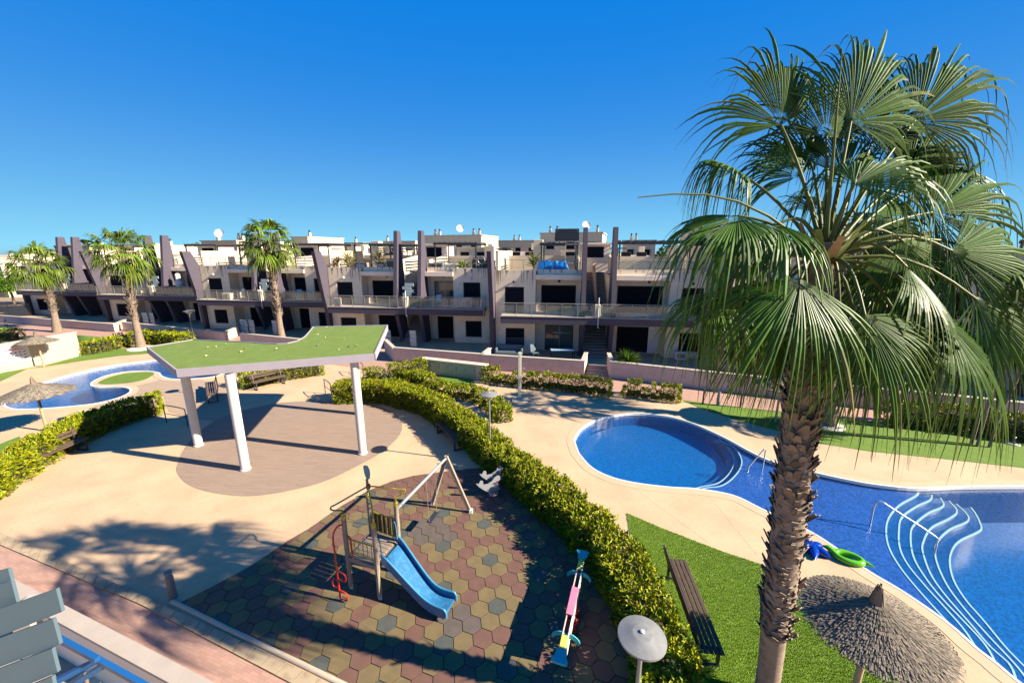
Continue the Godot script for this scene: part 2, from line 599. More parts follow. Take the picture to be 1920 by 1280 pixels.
# ---------------------------------------------------------------- ground, paths, lawns, pools
const RPOOL := [1076, 825, 1090, 803, 1120, 786, 1160, 777, 1200, 775, 1250, 780, 1290, 790, 1325, 804, 1367, 824, 1405, 845, 1449, 865, 1527, 885, 1590, 899, 1649, 909, 1719, 915, 1805, 912, 1920, 911]
const RPOOL_NEAR := [2000, 1345, 1906, 1275, 1869, 1244, 1830, 1214, 1790, 1178, 1746, 1145, 1688, 1106, 1629, 1071, 1571, 1030, 1516, 995, 1430, 955, 1375, 929, 1309, 917, 1260, 914, 1200, 907, 1150, 896, 1110, 877, 1085, 850]
const LAWN := [1175, 962, 1240, 990, 1297, 1012, 1360, 1036, 1424, 1057, 1487, 1092, 1560, 1140, 1640, 1193, 1760, 1272, 1900, 1370, 1500, 1600, 1250, 1600, 1260, 1300, 1200, 1120]
const LPOOL := [7.5, 760, 10, 751, 25, 739, 62, 724, 112, 708, 162, 695, 212, 685, 250, 680, 295, 675, 345, 674, 395, 678, 420, 688, 418, 699, 400, 706, 362, 710, 325, 711, 304, 706, 297, 699, 275, 696, 237, 697, 200, 704, 176, 714, 170, 721, 177, 725, 212, 725, 237, 727, 244, 733, 232, 742, 200, 752, 162, 759, 110, 764, 60, 767, 25, 767]
var pool_r: PackedVector2Array
var pool_l: PackedVector2Array

func sheet_px(px: Array, y: float, round_n := 0) -> MB:
	var p := GP(px)
	if round_n > 0: p = smooth3(p, true, round_n)
	var b := MB.new()
	b.sheet(flat(p), y)
	return b

func ground_and_paths():
	var rp := RPOOL.duplicate()
	var p := smooth3(GP(RPOOL), false, 4)
	p.append_array(PackedVector3Array([Vector3(20.5, 0, -11.6), Vector3(24, 0, -10), Vector3(25, 0, -6), Vector3(23, 0, -2), Vector3(17, 0, -1.2), Vector3(11.5, 0, -3.2)]))
	p.append_array(smooth3(GP(RPOOL_NEAR), false, 4))
	pool_r = flat(p)
	pool_l = flat(smooth3(GP(LPOOL), true, 4))
	# the ground: three strips with the two basins cut out, joined into one sheet reaching the horizon
	var b := MB.new()
	var cuts := [-1200.0, -24.0, 6.0, 1200.0]
	for i in 3:
		var parts := [PackedVector2Array([Vector2(cuts[i], -1500), Vector2(cuts[i + 1], -1500), Vector2(cuts[i + 1], 60), Vector2(cuts[i], 60)])]
		for hole in [pool_r, pool_l]:
			var next := []
			for q in parts:
				next.append_array(Geometry2D.clip_polygons(q, hole))
			parts = next
		for q in parts:
			b.sheet(q, 0.0)
	struct("ground", b, M.paving)
	joints()
	# pink paved street along the garden walls
	turned("pink_street", sheet_px([-300, 584, 0, 598, 215, 612, 430, 628, 690, 655, 905, 672, 1090, 692, 1320, 716, 1560, 742, 1920, 780, 2200, 800, 2200, 850, 1920, 812, 1660, 796, 1563, 780, 1453, 771, 1280, 750, 900, 714, 760, 700, 690, 692, 450, 662, 260, 650, 150, 640, 0, 624, -300, 606], 0.006), M.pink, 17.0)
	# pink walk below our terrace
	turned("pink_walk", sheet_px([-250, 905, 0, 1008, 262, 1134, 480, 1245, 560, 1288, 760, 1400, 200, 1500, -700, 1500, -700, 1000], 0.006), M.pink, 19.0)
	# lawns of artificial turf
	struct("lawn", sheet_px(LAWN, 0.012), M.turf)
	struct("lawn", sheet_px([1278, 750, 1330, 757, 1367, 761, 1453, 771, 1563, 780, 1641, 792, 1920, 812, 2200, 845, 2200, 925, 1918, 877, 1766, 860, 1629, 846, 1543, 832, 1453, 806, 1375, 785, 1320, 768], 0.012), M.turf)
	struct("lawn", sheet_px([-120, 742, 0, 715, 50, 692, 150, 677, 225, 667, 300, 661, 345, 657, 340, 651, 275, 652, 200, 655, 150, 667, 82, 686, 0, 699, -120, 722], 0.012), M.turf)
	struct("lawn", sheet_px([142, 628, 190, 632, 250, 641, 232, 652, 160, 652, 140, 640], 0.012), M.turf)
	struct("lawn", sheet_px([820, 704, 862, 704, 888, 712, 892, 722, 860, 726, 826, 718], 0.012), M.turf)
	struct("lawn", sheet_px([-60, 868, 0, 848, 40, 826, 36, 818, 0, 832, -60, 846], 0.012), M.turf)
	struct("island_lawn", sheet_px([183, 718, 200, 709, 230, 701, 262, 698, 284, 698, 288, 702, 272, 711, 245, 717, 212, 720, 190, 720], 0.02, 4), M.turf)
	# boards and oval under the pavilion
	struct("oval_deck", sheet_px([331, 885, 334, 866, 346, 840, 378, 805, 430, 777, 511, 757, 560, 753, 612, 752, 678, 755, 726, 767, 751, 788, 750, 814, 718, 846, 673, 872, 612, 901, 546, 919, 470, 930, 400, 924, 352, 908], 0.008, 4), M.deck)
	struct("brown_deck", sheet_px([175, 760, 237, 745, 255, 732, 252, 724, 300, 712, 330, 715, 375, 712, 402, 716, 432, 719, 446, 742, 442, 790, 400, 790, 352, 783, 316, 772, 305, 740, 250, 745, 195, 768], 0.007), M.brown_deck)
	struct("soil_bed", sheet_px([-120, 646, 0, 634, 40, 632, 62, 640, 40, 652, 0, 658, -120, 676], 0.01), M.soil)
	struct("dry_lot", sheet_px([-700, 560, 0, 548, 60, 560, 0, 585, -700, 640], 0.01), M.soil)

# a sheet whose own axes are turned, so that its pattern runs along the path
func turned(called: String, b: MB, m: Material, deg: float):
	var t := Basis(Vector3.UP, deg_to_rad(deg))
	for i in b.v.size(): b.v[i] = t * b.v[i]
	struct(called, b, m).rotation.y = deg_to_rad(-deg)

# saw-cut joints in the paving: thin strips of mortar
func joints():
	var b := MB.new()
	for q in [[1190, 915, 1330, 1018], [1330, 930, 1420, 1040], [985, 800, 1080, 790], [1000, 860, 930, 800], [180, 905, 470, 1050], [0, 905, 330, 1000], [560, 925, 640, 955], [640, 690, 700, 745], [120, 790, 250, 740], [1540, 836, 1500, 882], [1700, 856, 1690, 908]]:
		var a := G(q[0], q[1])
		var c := G(q[2], q[3])
		b.beam(a + Vector3(0, 0.001, 0), c + Vector3(0, 0.001, 0), 0.012, 0.005)
	obj("paving_joints", b, M.kerb, get_node("ground")).set_meta("kind", "stuff")

func basin_walls(b: MB, poly: PackedVector2Array, y0: float, y1: float):
	b.skirt(poly, y0, y1, true, false)

func grown(poly: PackedVector2Array, d: float) -> PackedVector2Array:
	var s := poly.size()
	var cw := 1.0 if Geometry2D.is_polygon_clockwise(poly) else -1.0
	var r := PackedVector2Array()
	for i in s:
		var t := (poly[(i + 1) % s] - poly[(i - 1 + s) % s]).normalized()
		r.append(poly[i] + Vector2(-t.y, t.x) * cw * d)
	return r

# rim of a pool: a flat kerb of width w round the outline, proud of the paving
func rim(poly: PackedVector2Array, inner: float, outer: float, y0: float, y1: float) -> MB:
	var a := grown(poly, inner)
	var o := grown(poly, outer)
	var b := MB.new()
	var s := poly.size()
	for i in s:
		var j := (i + 1) % s
		b.quado(Vector3(a[i].x, y1, a[i].y), Vector3(a[j].x, y1, a[j].y), Vector3(o[j].x, y1, o[j].y), Vector3(o[i].x, y1, o[i].y), Vector3.UP)
		for e in [[a, -1.0], [o, 1.0]]:
			var q: PackedVector2Array = e[0]
			var out: Vector2 = (o[i] - a[i]) * e[1]
			b.quado(Vector3(q[i].x, y0, q[i].y), Vector3(q[j].x, y0, q[j].y), Vector3(q[j].x, y1, q[j].y), Vector3(q[i].x, y1, q[i].y), Vector3(out.x, 0, out.y))
	return b

func right_pool():
	var wl := -0.10
	var pool := thing("swimming_pool", "blue tiled pool with round basin, shallow shelf and curved white edged steps", "pool")
	var b := MB.new()
	basin_walls(b, pool_r, -1.5, -0.02)
	obj("basin_wall", b, M.tile, pool)
	b = MB.new(); b.sheet(pool_r, -1.4)
	obj("basin_floor", b, M.tile_deep, pool)
	# round basin floor and its two arc steps
	var arc_out := smooth3(GP([1300, 925, 1320, 916, 1356, 910, 1383, 887, 1391, 863, 1375, 836, 1352, 826, 1335, 800], -0.16), false, 5)
	var arc_mid := smooth3(GP([1285, 925, 1310, 914, 1348, 905, 1371, 883, 1377, 860, 1363, 836, 1342, 824, 1325, 800], -0.30), false, 5)
	var arc_in := smooth3(GP([1270, 925, 1298, 912, 1334, 901, 1358, 880, 1362, 858, 1350, 838, 1330, 824, 1310, 800], -0.45), false, 5)
	var round_poly := PackedVector2Array()
	for q in pool_r:
		if q.x < arc_in[arc_in.size() / 2].x + 0.2: round_poly.append(q)
	b = MB.new()
	var fl := PackedVector2Array()
	for q in GP([1070, 825, 1090, 800, 1160, 774, 1250, 777, 1310, 796, 1340, 815, 1362, 840, 1366, 858, 1362, 880, 1336, 902, 1298, 915, 1200, 916, 1120, 890, 1080, 860], -0.02): fl.append(Vector2(q.x, q.z))
	b.sheet(fl, -0.62)
	obj("basin_floor", b, M.tile_deep, pool)
	step_band(pool, arc_out, arc_mid, -0.15, -0.30)
	step_band(pool, arc_mid, arc_in, -0.30, -0.45)
	step_band(pool, arc_in, arc_in, -0.45, -0.65, false)
	# shelf and main steps
	var c := [
		[1719, 905, 1720, 917, 1721, 927, 1688, 946, 1668, 969, 1662, 996, 1668, 1028, 1688, 1063, 1719, 1102, 1754, 1141, 1786, 1176, 1806, 1200],
		[1742, 905, 1744, 920, 1747, 935, 1719, 949, 1692, 969, 1686, 996, 1688, 1028, 1703, 1059, 1735, 1098, 1774, 1141, 1808, 1180, 1832, 1218, 1836, 1240],
		[1756, 905, 1762, 930, 1770, 948, 1742, 961, 1715, 983, 1708, 1004, 1713, 1043, 1735, 1082, 1766, 1121, 1805, 1162, 1845, 1205, 1866, 1240, 1870, 1262],
		[1762, 905, 1774, 932, 1795, 957, 1782, 971, 1747, 989, 1732, 1016, 1731, 1036, 1746, 1077, 1774, 1117, 1819, 1168, 1858, 1213, 1892, 1243, 1904, 1268, 1908, 1290],
		[1768, 905, 1790, 940, 1813, 963, 1815, 977, 1782, 992, 1758, 1016, 1755, 1046, 1774, 1093, 1808, 1140, 1852, 1190, 1900, 1241, 1925, 1272, 1940, 1300],
		[1772, 905, 1821, 951, 1840, 985, 1836, 996, 1797, 1016, 1782, 1045, 1787, 1083, 1810, 1123, 1844, 1162, 1886, 1213, 1922, 1250, 1960, 1290, 1990, 1330]]
	var hs := [-0.15, -0.27, -0.40, -0.53, -0.66, -0.80, -1.4]
	var lines := []
	for i in 6:
		lines.append(resample(smooth3(GP(c[i], hs[i]), false, 5), 60))
	b = MB.new()
	var shelf := flat(arc_out)
	shelf.append_array(flat(lines[0]))
	for q in Geometry2D.intersect_polygons(shelf, grown(pool_r, 0.02)):
		b.sheet(q, -0.15)
	obj("shelf", b, M.tile_shelf, pool)
	for i in 5:
		step_band(pool, lines[i], lines[i + 1], hs[i], hs[i + 1])
	step_band(pool, lines[5], lines[5], hs[5], -1.4)
	b = MB.new(); b.sheet(pool_r, wl)
	obj("water", b, M.water, pool)
	obj("coping", rim(pool_r, 0.0, 0.32, -0.05, 0.007), M.coping, pool)
	obj("white_lip", rim(pool_r, -0.035, 0.03, -0.09, 0.014), M.white, pool)

func nose(pool: Node, line: PackedVector3Array, y: float):
	var b := MB.new()
	for i in line.size() - 1:
		var a := line[i]
		var d := line[i + 1]
		if a.distance_to(d) < 0.001: continue
		var t := (d - a).normalized()
		var s := Vector3(-t.z, 0, t.x) * 0.019
		var up := Vector3(0, y + 0.012 - a.y, 0)
		b.quado(a - s + up, d - s + up, d + s + up, a + s + up, Vector3.UP)
		b.quado(a + s + up, d + s + up, d + s + up - Vector3(0, 0.05, 0), a + s + up - Vector3(0, 0.05, 0), s)
		b.quado(a - s + up, d - s + up, d - s + up - Vector3(0, 0.05, 0), a - s + up - Vector3(0, 0.05, 0), -s)
	obj("step_edge", b, M.nosing, pool)

func step_band(pool: Node, a: PackedVector3Array, d: PackedVector3Array, y0: float, y1: float, edged := true):
	var n := 60
	var p := resample(a, n)
	var q := resample(d, n)
	var top := PackedVector3Array()
	var q0 := PackedVector3Array()
	var q1 := PackedVector3Array()
	for i in n:
		top.append(Vector3(p[i].x, y0, p[i].z))
		q0.append(Vector3(p[i].x, y1, p[i].z))
		q1.append(Vector3(q[i].x, y1, q[i].z))
	var b := MB.new()
	b.ribbon(top, q0, Vector3(1, 0, 0))
	if p != q: b.ribbon(q0, q1)
	obj("step", b, M.tile, pool)
	if edged: nose(pool, p, y0)

func left_pool():
	var pool := thing("swimming_pool", "kidney shaped blue pool curling round a small turf island beside the cream wall", "pool")
	var b := MB.new()
	basin_walls(b, pool_l, -1.2, -0.02)
	obj("basin_wall", b, M.tile, pool)
	b = MB.new(); b.sheet(pool_l, -1.15)
	obj("basin_floor", b, M.tile_deep, pool)
	b = MB.new(); b.sheet(pool_l, -0.08)
	obj("water", b, M.water, pool)
	obj("coping", rim(pool_l, 0.0, 0.34, -0.05, 0.016), M.coping, pool)
	obj("white_lip", rim(pool_l, -0.03, 0.06, -0.07, 0.026), M.white, pool)

func playground_floor():
	# rubber tiles: hexagons of 0.388 m pitch; grey centres, six yellow round each, red between
	var edge := flat(GP([332, 1134, 400, 1100, 470, 1062, 545, 1012, 580, 992, 640, 950, 690, 921, 735, 903, 775, 893, 840, 884, 872, 880, 905, 878, 950, 880, 1000, 905, 1060, 950, 1120, 1010, 1180, 1090, 1220, 1180, 1240, 1280, 1250, 1400, 900, 1420, 652, 1284, 500, 1212]))
	var b := MB.new()
	b.sheet(edge, 0.006)
	var base := struct("playground_floor", b, M.joint)
	var o := Vector2(-0.7935, -9.6618)
	var s := 0.3882
	var th := deg_to_rad(49.96)
	var e1 := Vector2(cos(th), sin(th)) * s
	var e2 := Vector2(cos(th + PI / 3), sin(th + PI / 3)) * s
	var found := []
	for i in range(-40, 41):
		for j in range(-40, 41):
			var c := o + e1 * i + e2 * j
			if c.distance_to(Vector2(-2, -7)) > 9.0: continue
			# the flower pattern repeats along 2a-2c = 4a-2b and 2a+2b
			var kind := 2
			for w in [[0, 0], [1, 0], [-1, 0], [0, 1], [0, -1], [1, -1], [-1, 1]]:
				var di: int = i - w[0]
				var dj: int = j - w[1]
				if posmod(2 * di - 2 * dj, 12) == 0 and posmod(2 * di + 4 * dj, 12) == 0:
					kind = 0 if w == [0, 0] else 1
			if c.x > -1.6 and c.y < -10.6 or c.y < -11.2: kind = 2
			var r := s * 0.5 / cos(PI / 6) - 0.008
			var hx := PackedVector2Array()
			for k in 6:
				var a := th + PI / 6 + k * PI / 3
				hx.append(c + Vector2(cos(a), sin(a)) * r)
			for q in Geometry2D.intersect_polygons(hx, edge):
				var d := Vector3(c.x, 0, c.y).distance_to(EYE)
				found.append([d, q, kind, c])
	found.sort_custom(func(x, y): return x[0] < y[0])
	# the largest in view first: those in front of the lens
	var view := []
	var rest := []
	var cam_f := ray(960, 640).normalized()
	for t in found:
		var v: Vector3 = Vector3(t[3].x, 0, t[3].y) - EYE
		var pz: float = v.dot(cam_f)
		var up := Vector3.RIGHT.cross(cam_f).normalized()
		var py: float = 640.0 - FOCAL * v.dot(up) / pz
		if py < 1300 and view.size() < 298: view.append(t)
		else: rest.append(t)
	var mats := [M.rubber_grey, M.rubber_yellow, M.rubber_red]
	for t in view:
		var m := MB.new()
		var top := 0.028 + rnd(-0.002, 0.002)
		m.prism(t[1], 0.0, top)
		var mt: Material = mats[t[2]]
		var c: Vector2 = t[3]
		# scuffed grey where feet land, in front of swing and slide
		if c.distance_to(Vector2(-2.2, -9.3)) < 0.55 or c.distance_to(Vector2(-1.15, -6.75)) < 0.42: mt = M.rubber_worn
		obj("rubber_tile", m, mt, base)
	for k in 3:
		var m := MB.new()
		for t in rest:
			if t[2] == k: m.prism(t[1], 0.0, 0.028)
		if m.v.size() > 0:
			obj("far_rubber_tiles", m, mats[k], base).set_meta("kind", "stuff")
	# rounded kerb along the walk
	var kb := MB.new()
	kb.tube(spaced(GP([322, 1128, 420, 1177, 520, 1224, 660, 1292, 900, 1410]), 1.0), 0.055, 8)
	struct("kerb", kb, M.kerb)
	# slabs of the border strip, one by one
	var up_l := spaced(GP([-80, 964, 60, 1026, 285, 1126, 480, 1217, 660, 1303, 860, 1400]), 0.4)
	var lo_l := resample(GP([-90, 984, 45, 1042, 266, 1136, 470, 1243, 640, 1332, 820, 1430]), up_l.size())
	var bs := MB.new()
	for i in up_l.size() - 1:
		bs.quado(up_l[i], up_l[i + 1], lo_l[i + 1], lo_l[i], Vector3.UP)
	var strip := struct("slab_border", bs, M.joint)
	strip.position.y = 0.008
	for i in up_l.size() - 1:
		var q := PackedVector2Array()
		for w in [[up_l[i], up_l[i + 1]], [up_l[i + 1], up_l[i]], [lo_l[i + 1], lo_l[i]], [lo_l[i], lo_l[i + 1]]]:
			var pt: Vector3 = w[0].lerp(w[1], 0.02)
			q.append(Vector2(pt.x, pt.z))
		var m := MB.new()
		m.prism(q, 0.0, 0.03 + rnd(-0.003, 0.003))
		obj("slab", m, M.slab, strip)

# ---------------------------------------------------------------- the row of houses
const HOUSE_AT := [[-59.0, -46.4], [-44.6, -41.8], [-30.3, -37.3], [-15.5, -32.5], [-0.84, -27.67], [13.8, -23.0], [28.2, -18.4]]
const HOUSE_TURN := -7.5

# front of a wall in the plane z with rectangular holes [x0, y0, x1, y1], and the reveals of the holes
func holed(b: MB, x0: float, x1: float, y0: float, y1: float, z: float, holes: Array, reveal := 0.14):
	var xs := [x0, x1]
	var ys := [y0, y1]
	for h in holes:
		xs.append_array([h[0], h[2]]); ys.append_array([h[1], h[3]])
	xs.sort(); ys.sort()
	for i in xs.size() - 1:
		for j in ys.size() - 1:
			if xs[i + 1] - xs[i] < 0.001 or ys[j + 1] - ys[j] < 0.001: continue
			var cx: float = (xs[i] + xs[i + 1]) / 2
			var cy: float = (ys[j] + ys[j + 1]) / 2
			var open := false
			for h in holes:
				if cx > h[0] and cx < h[2] and cy > h[1] and cy < h[3]: open = true
			if not open:
				b.quado(Vector3(xs[i], ys[j], z), Vector3(xs[i + 1], ys[j], z), Vector3(xs[i + 1], ys[j + 1], z), Vector3(xs[i], ys[j + 1], z), Vector3.BACK)
	for h in holes:
		var a := Vector3(h[0], h[1], z)
		var c := Vector3(h[2], h[3], z)
		var r := Vector3(0, 0, -reveal)
		var p := [a, Vector3(c.x, a.y, z), c, Vector3(a.x, c.y, z)]
		for k in 4:
			var q: Vector3 = p[k]
			var s: Vector3 = p[(k + 1) % 4]
			b.quado(q, s, s + r, q + r, (a + c) * 0.5 - (q + s) * 0.5)

# a window or glazed door with a roller shutter let down to `drop` of its height
func opening(house: Node, called: String, h: Array, z: float, drop := 1.0):
	var w: float = h[2] - h[0]
	var t: float = h[3] - h[1]
	var c := Vector3((h[0] + h[2]) / 2, (h[1] + h[3]) / 2, z - 0.10)
	var fr := MB.new()
	for s in [-1, 1]:
		fr.box(c + Vector3(s * (w / 2 - 0.03), 0, 0), Vector3(0.06, t, 0.06))
		fr.box(c + Vector3(0, s * (t / 2 - 0.03), 0), Vector3(w - 0.12, 0.06, 0.06))
	var f := obj(called, fr, M.dark_metal, house)
	if drop < 0.99:
		var p := MB.new()
		p.box(c + Vector3(0, -t * drop / 2, -0.01), Vector3(w - 0.12, t * (1 - drop) - 0.06, 0.012))
		obj("pane", p, M.pane, f)
		var r := MB.new()
		r.box(c + Vector3(0, 0, -1.5), Vector3(w + 1.2, t + 0.5, 0.1))
		r.box(c + Vector3(0, -t / 2 - 0.12, -0.8), Vector3(w + 1.2, 0.06, 1.4))
		obj("room", r, M.room, f)
		if w < 0.9 or drop < 0.3:
			var m := MB.new()
			m.box(c + Vector3(w * 0.02, -t * drop / 2, 0.0), Vector3(0.05, t * (1 - drop) - 0.1, 0.05))
			obj("mullion", m, M.steel, f)
	if drop > 0.01:
		var s := MB.new()
		var n := maxi(4, int(t * drop / 0.09))
		for i in n:
			var y: float = c.y + t / 2 - (i + 0.5) * t * drop / n
			s.box(Vector3(c.x, y, z - 0.085), Vector3(w - 0.08, t * drop / n - 0.008, 0.022))
		obj("shutter", s, M.shutter, f)

func railing(house: Node, a: Vector3, b: Vector3, n: int, tall := 0.92, glazed := true):
	var t := (b - a) / n
	var top := MB.new()
	top.rod(a + Vector3(0, tall, 0), b + Vector3(0, tall, 0), 0.028, 6)
	var rail := obj("railing", top, M.steel, house)
	for i in n + 1:
		var p := MB.new()
		p.box(a + t * i + Vector3(0, tall / 2, 0), Vector3(0.045, tall, 0.045))
		obj("post", p, M.steel, rail)
	if glazed:
		for i in n:
			var g := MB.new()
			var q := a + t * (i + 0.5) + Vector3(0, tall * 0.5, 0)
			g.beam(q - t * 0.46, q + t * 0.46, 0.012, tall * 0.8)
			obj("pane", g, M.rail_glass, rail)

func streaks(house: Node, x0: float, x1: float, y1: float, z: float, n: int, longest: float):
	var b := MB.new()
	for i in n:
		var x := rnd(x0, x1)
		var w := rnd(0.02, 0.07)
		var l := rnd(0.15, longest)
		b.quado(Vector3(x - w, y1, z), Vector3(x + w, y1, z), Vector3(x + w * 0.25, y1 - l, z), Vector3(x - w * 0.3, y1 - l * 0.9, z), Vector3.BACK)
	obj("rain_streaks", b, M.streak, house).set_meta("kind", "stuff")

func flight(house: Node, x0: float, x1: float, z0: float, y0: float, z1: float, y1: float, n: int):
	for i in n:
		var a := float(i) / n
		var y := y0 + (y1 - y0) * (i + 1) / n
		var z := z0 + (z1 - z0) * a
		var d := (z1 - z0) / n
		var b := MB.new()
		b.span(Vector3(x0, y - 0.06, z), Vector3(x1, y, z + d - 0.03))
		b.span(Vector3(x0, y - (y1 - y0) / n, z - 0.03), Vector3(x1, y - 0.05, z - 0.07))
		obj("step", b, M.step, house)

func houses():
	M.streak = plain(lin(0.10, 0.085, 0.075, 0.5), 0.95)
	M.streak.transparency = BaseMaterial3D.TRANSPARENCY_ALPHA
	var labels := [
		"two storey purple and beige house at the far end beside the tree",
		"two storey house with hanging punch bag on its balcony, second from the row's far end",
		"two storey house with big white planter on its balcony, behind the middle palm",
		"two storey house with light blue chairs on its balcony, behind the pavilion roof",
		"two storey house with blue tarpaulin on its roof terrace and open central stairs",
		"two storey house half hidden behind the big palm crown",
		"two storey house at the near end of the row behind the palm leaves"]
	for k in 7:
		house(k, labels[k])

func house(k: int, label: String):
	var o: Array = HOUSE_AT[k]
	var h := thing("row_house", label, "house", Vector3(o[0], 0, o[1]), deg_to_rad(HOUSE_TURN), "houses in the row")
	var near := k >= 2 and k <= 5
	var xr := 10.5 if k != 4 else 11.9      # where the right wall bay begins
	var xe := 13.5 if k != 4 else 14.3      # right end
	var f := -1.5
	var rec := -2.7
	var back := -10.0
	var up_l := [0.1, 3.1, 1.55, 5.05]
	var up_r := [xr + 0.85, 3.1, xr + 2.3, 5.12]
	var gr_l := [0.15, 0.55, 1.6, 1.95]
	var gr_r := [xr + 0.95, 0.5, xr + 2.35, 1.9]
	# wall bays
	var b := MB.new()
	holed(b, -0.6, 2.4, 0.0, 6.27, f, [up_l, gr_l])
	b.quado(Vector3(-0.6, 0, f), Vector3(-0.6, 6.27, f), Vector3(-0.6, 6.27, back), Vector3(-0.6, 0, back), Vector3.LEFT)
	b.quado(Vector3(2.4, 0, f), Vector3(2.4, 6.27, f), Vector3(2.4, 6.27, rec), Vector3(2.4, 0, rec), Vector3.RIGHT)
	b.quado(Vector3(-0.6, 6.27, f), Vector3(2.4, 6.27, f), Vector3(2.4, 6.27, f - 0.25), Vector3(-0.6, 6.27, f - 0.25), Vector3.UP)
	b.quado(Vector3(-0.6, 6.27, f - 0.25), Vector3(2.4, 6.27, f - 0.25), Vector3(2.4, 5.9, f - 0.25), Vector3(-0.6, 5.9, f - 0.25), Vector3.FORWARD)
	obj("wall", b, M.render, h)
	b = MB.new()
	holed(b, xr, xe, 0.0, 6.27, f, [up_r, gr_r])
	b.quado(Vector3(xr, 0, f), Vector3(xr, 6.27, f), Vector3(xr, 6.27, rec), Vector3(xr, 0, rec), Vector3.LEFT)
	b.quado(Vector3(xe, 0, f), Vector3(xe, 6.27, f), Vector3(xe, 6.27, back), Vector3(xe, 0, back), Vector3.RIGHT)
	b.quado(Vector3(xr, 6.27, f), Vector3(xe, 6.27, f), Vector3(xe, 6.27, f - 0.25), Vector3(xr, 6.27, f - 0.25), Vector3.UP)
	b.quado(Vector3(xr, 6.27, f - 0.25), Vector3(xe, 6.27, f - 0.25), Vector3(xe, 5.9, f - 0.25), Vector3(xr, 5.9, f - 0.25), Vector3.FORWARD)
	obj("wall", b, M.render, h)
	# recessed bays behind the terraces, with wide openings
	var dl := [2.75, 3.1, 5.4, 5.12]
	var dr := [8.45, 3.1, xr - 0.15, 5.12]
	var gl := [3.1, 0.02, 5.3, 2.05]
	var grr := [8.6, 0.02, xr - 0.45, 2.05]
	b = MB.new()
	holed(b, 2.4, 5.75, 0.0, 5.9, rec, [dl, gl])
	obj("recessed_wall", b, M.render_pale, h)
	b = MB.new()
	holed(b, 8.1, xr, 0.0, 5.9, rec, [dr, grr])
	obj("recessed_wall", b, M.render_pale, h)
	b = MB.new()
	b.span(Vector3(-0.6, 0, back), Vector3(xe, 6.2, back - 0.2))
	obj("back_wall", b, M.render_pale, h)
	# roof terrace floor and first floor slab, with the well of the stairs left open
	for q in [[-0.55, 5.72, 6.02, f - 0.3, 5.9], [7.8, 5.72, xe - 0.05, f - 0.3, 5.9], [6.03, 5.72, 7.79, -7.2, 5.9], [-0.55, 2.75, 5.7, f - 0.2, 3.08], [8.1, 2.75, xe - 0.05, f - 0.2, 3.08]]:
		b = MB.new()
		b.span(Vector3(q[0], q[1], q[3]), Vector3(q[2], q[4], back))
		obj("floor_slab", b, M.render_pale, h)
	# fascia over the recesses and the set back parapet above it
	for s in [[2.4, 5.72], [8.1, xr]]:
		b = MB.new()
		b.span(Vector3(s[0], 5.6, f + 0.10), Vector3(s[1], 5.95, f - 0.3))
		obj("fascia", b, M.render_pale, h)
		b = MB.new()
		b.span(Vector3(s[0] + 0.12, 5.95, f - 0.28), Vector3(s[1], 6.32, f - 0.45))
		obj("parapet", b, M.render, h)
		streaks(h, s[0] + 0.3, s[1] - 0.1, 6.31, f - 0.277, 9, 0.36)
	streaks(h, -0.5, 2.3, 6.25, f + 0.004, 14, 1.3)
	streaks(h, xr + 0.1, xe - 0.1, 6.25, f + 0.004, 12, 0.9)
	opening(h, "window", up_l, f)
	opening(h, "window", up_r, f, 0.0 if k == 1 else 1.0)
	opening(h, "window", gr_l, f, 0.55 if k == 4 else 1.0)
	opening(h, "window", gr_r, f)
	opening(h, "terrace_door", dl, rec)
	opening(h, "terrace_door", dr, rec, 0.0 if k == 3 else 1.0)
	opening(h, "terrace_door", gl, rec, 0.0 if k == 4 else 1.0)
	opening(h, "terrace_door", grr, rec)
	if k == 3:
		b = MB.new()
		for i in 14:
			b.box(Vector3(8.62 + i * 0.055, 4.05, rec - 0.22 + 0.02 * (i % 2)), Vector3(0.05, 1.8, 0.02))
		obj("curtain", b, M.curtain, h)
	if k == 4:
		b = MB.new()
		b.cbox(Vector3(11.35, 1.05, rec + 0.03), Vector3(0.85, 2.06, 0.05), 0.01)
		var d := obj("entrance_door", b, M.door_white, h)
		b = MB.new(); b.box(Vector3(11.05, 1.0, rec + 0.08), Vector3(0.12, 0.03, 0.04))
		obj("handle", b, M.steel, d)
	# balcony: dark band with pale floor on top, glass railing
	b = MB.new()
	b.span(Vector3(0, 2.57, 0), Vector3(13.3, 3.07, -0.16))
	b.span(Vector3(0.06, 2.75, -0.14), Vector3(13.24, 3.0, f))
	obj("balcony_band", b, M.purple_dark, h)
	b = MB.new()
	b.span(Vector3(-0.02, 3.07, 0.03), Vector3(13.32, 3.11, f))
	obj("balcony_floor", b, M.cap, h)
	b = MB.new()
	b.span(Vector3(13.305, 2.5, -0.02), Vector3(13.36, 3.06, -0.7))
	obj("sunlit_look_end", b, M.cap, h)  # pale piece added on the band's end, sunlight put into its colour
	railing(h, Vector3(0.06, 3.11, -0.08), Vector3(6.55, 3.11, -0.08), 6)
	railing(h, Vector3(7.15, 3.11, -0.08), Vector3(13.22, 3.11, -0.08), 6)
	railing(h, Vector3(13.22, 3.11, -0.08), Vector3(13.22, 3.11, f + 0.05), 1, 0.92, false)
	b = MB.new()
	b.cbox(Vector3(6.85, 3.55, -0.12), Vector3(0.42, 0.92, 0.3), 0.015)
	obj("divider", b, M.cream, h)
	if k >= 2:
		b = MB.new()
		b.tube(PackedVector3Array([Vector3(6.9, 4.5, -0.02), Vector3(6.9, 2.6, 0.06), Vector3(6.9, 2.46, 0.06), Vector3(6.98, 2.4, 0.06)]), 0.035, 6)
		obj("downpipe", b, M.white, h)
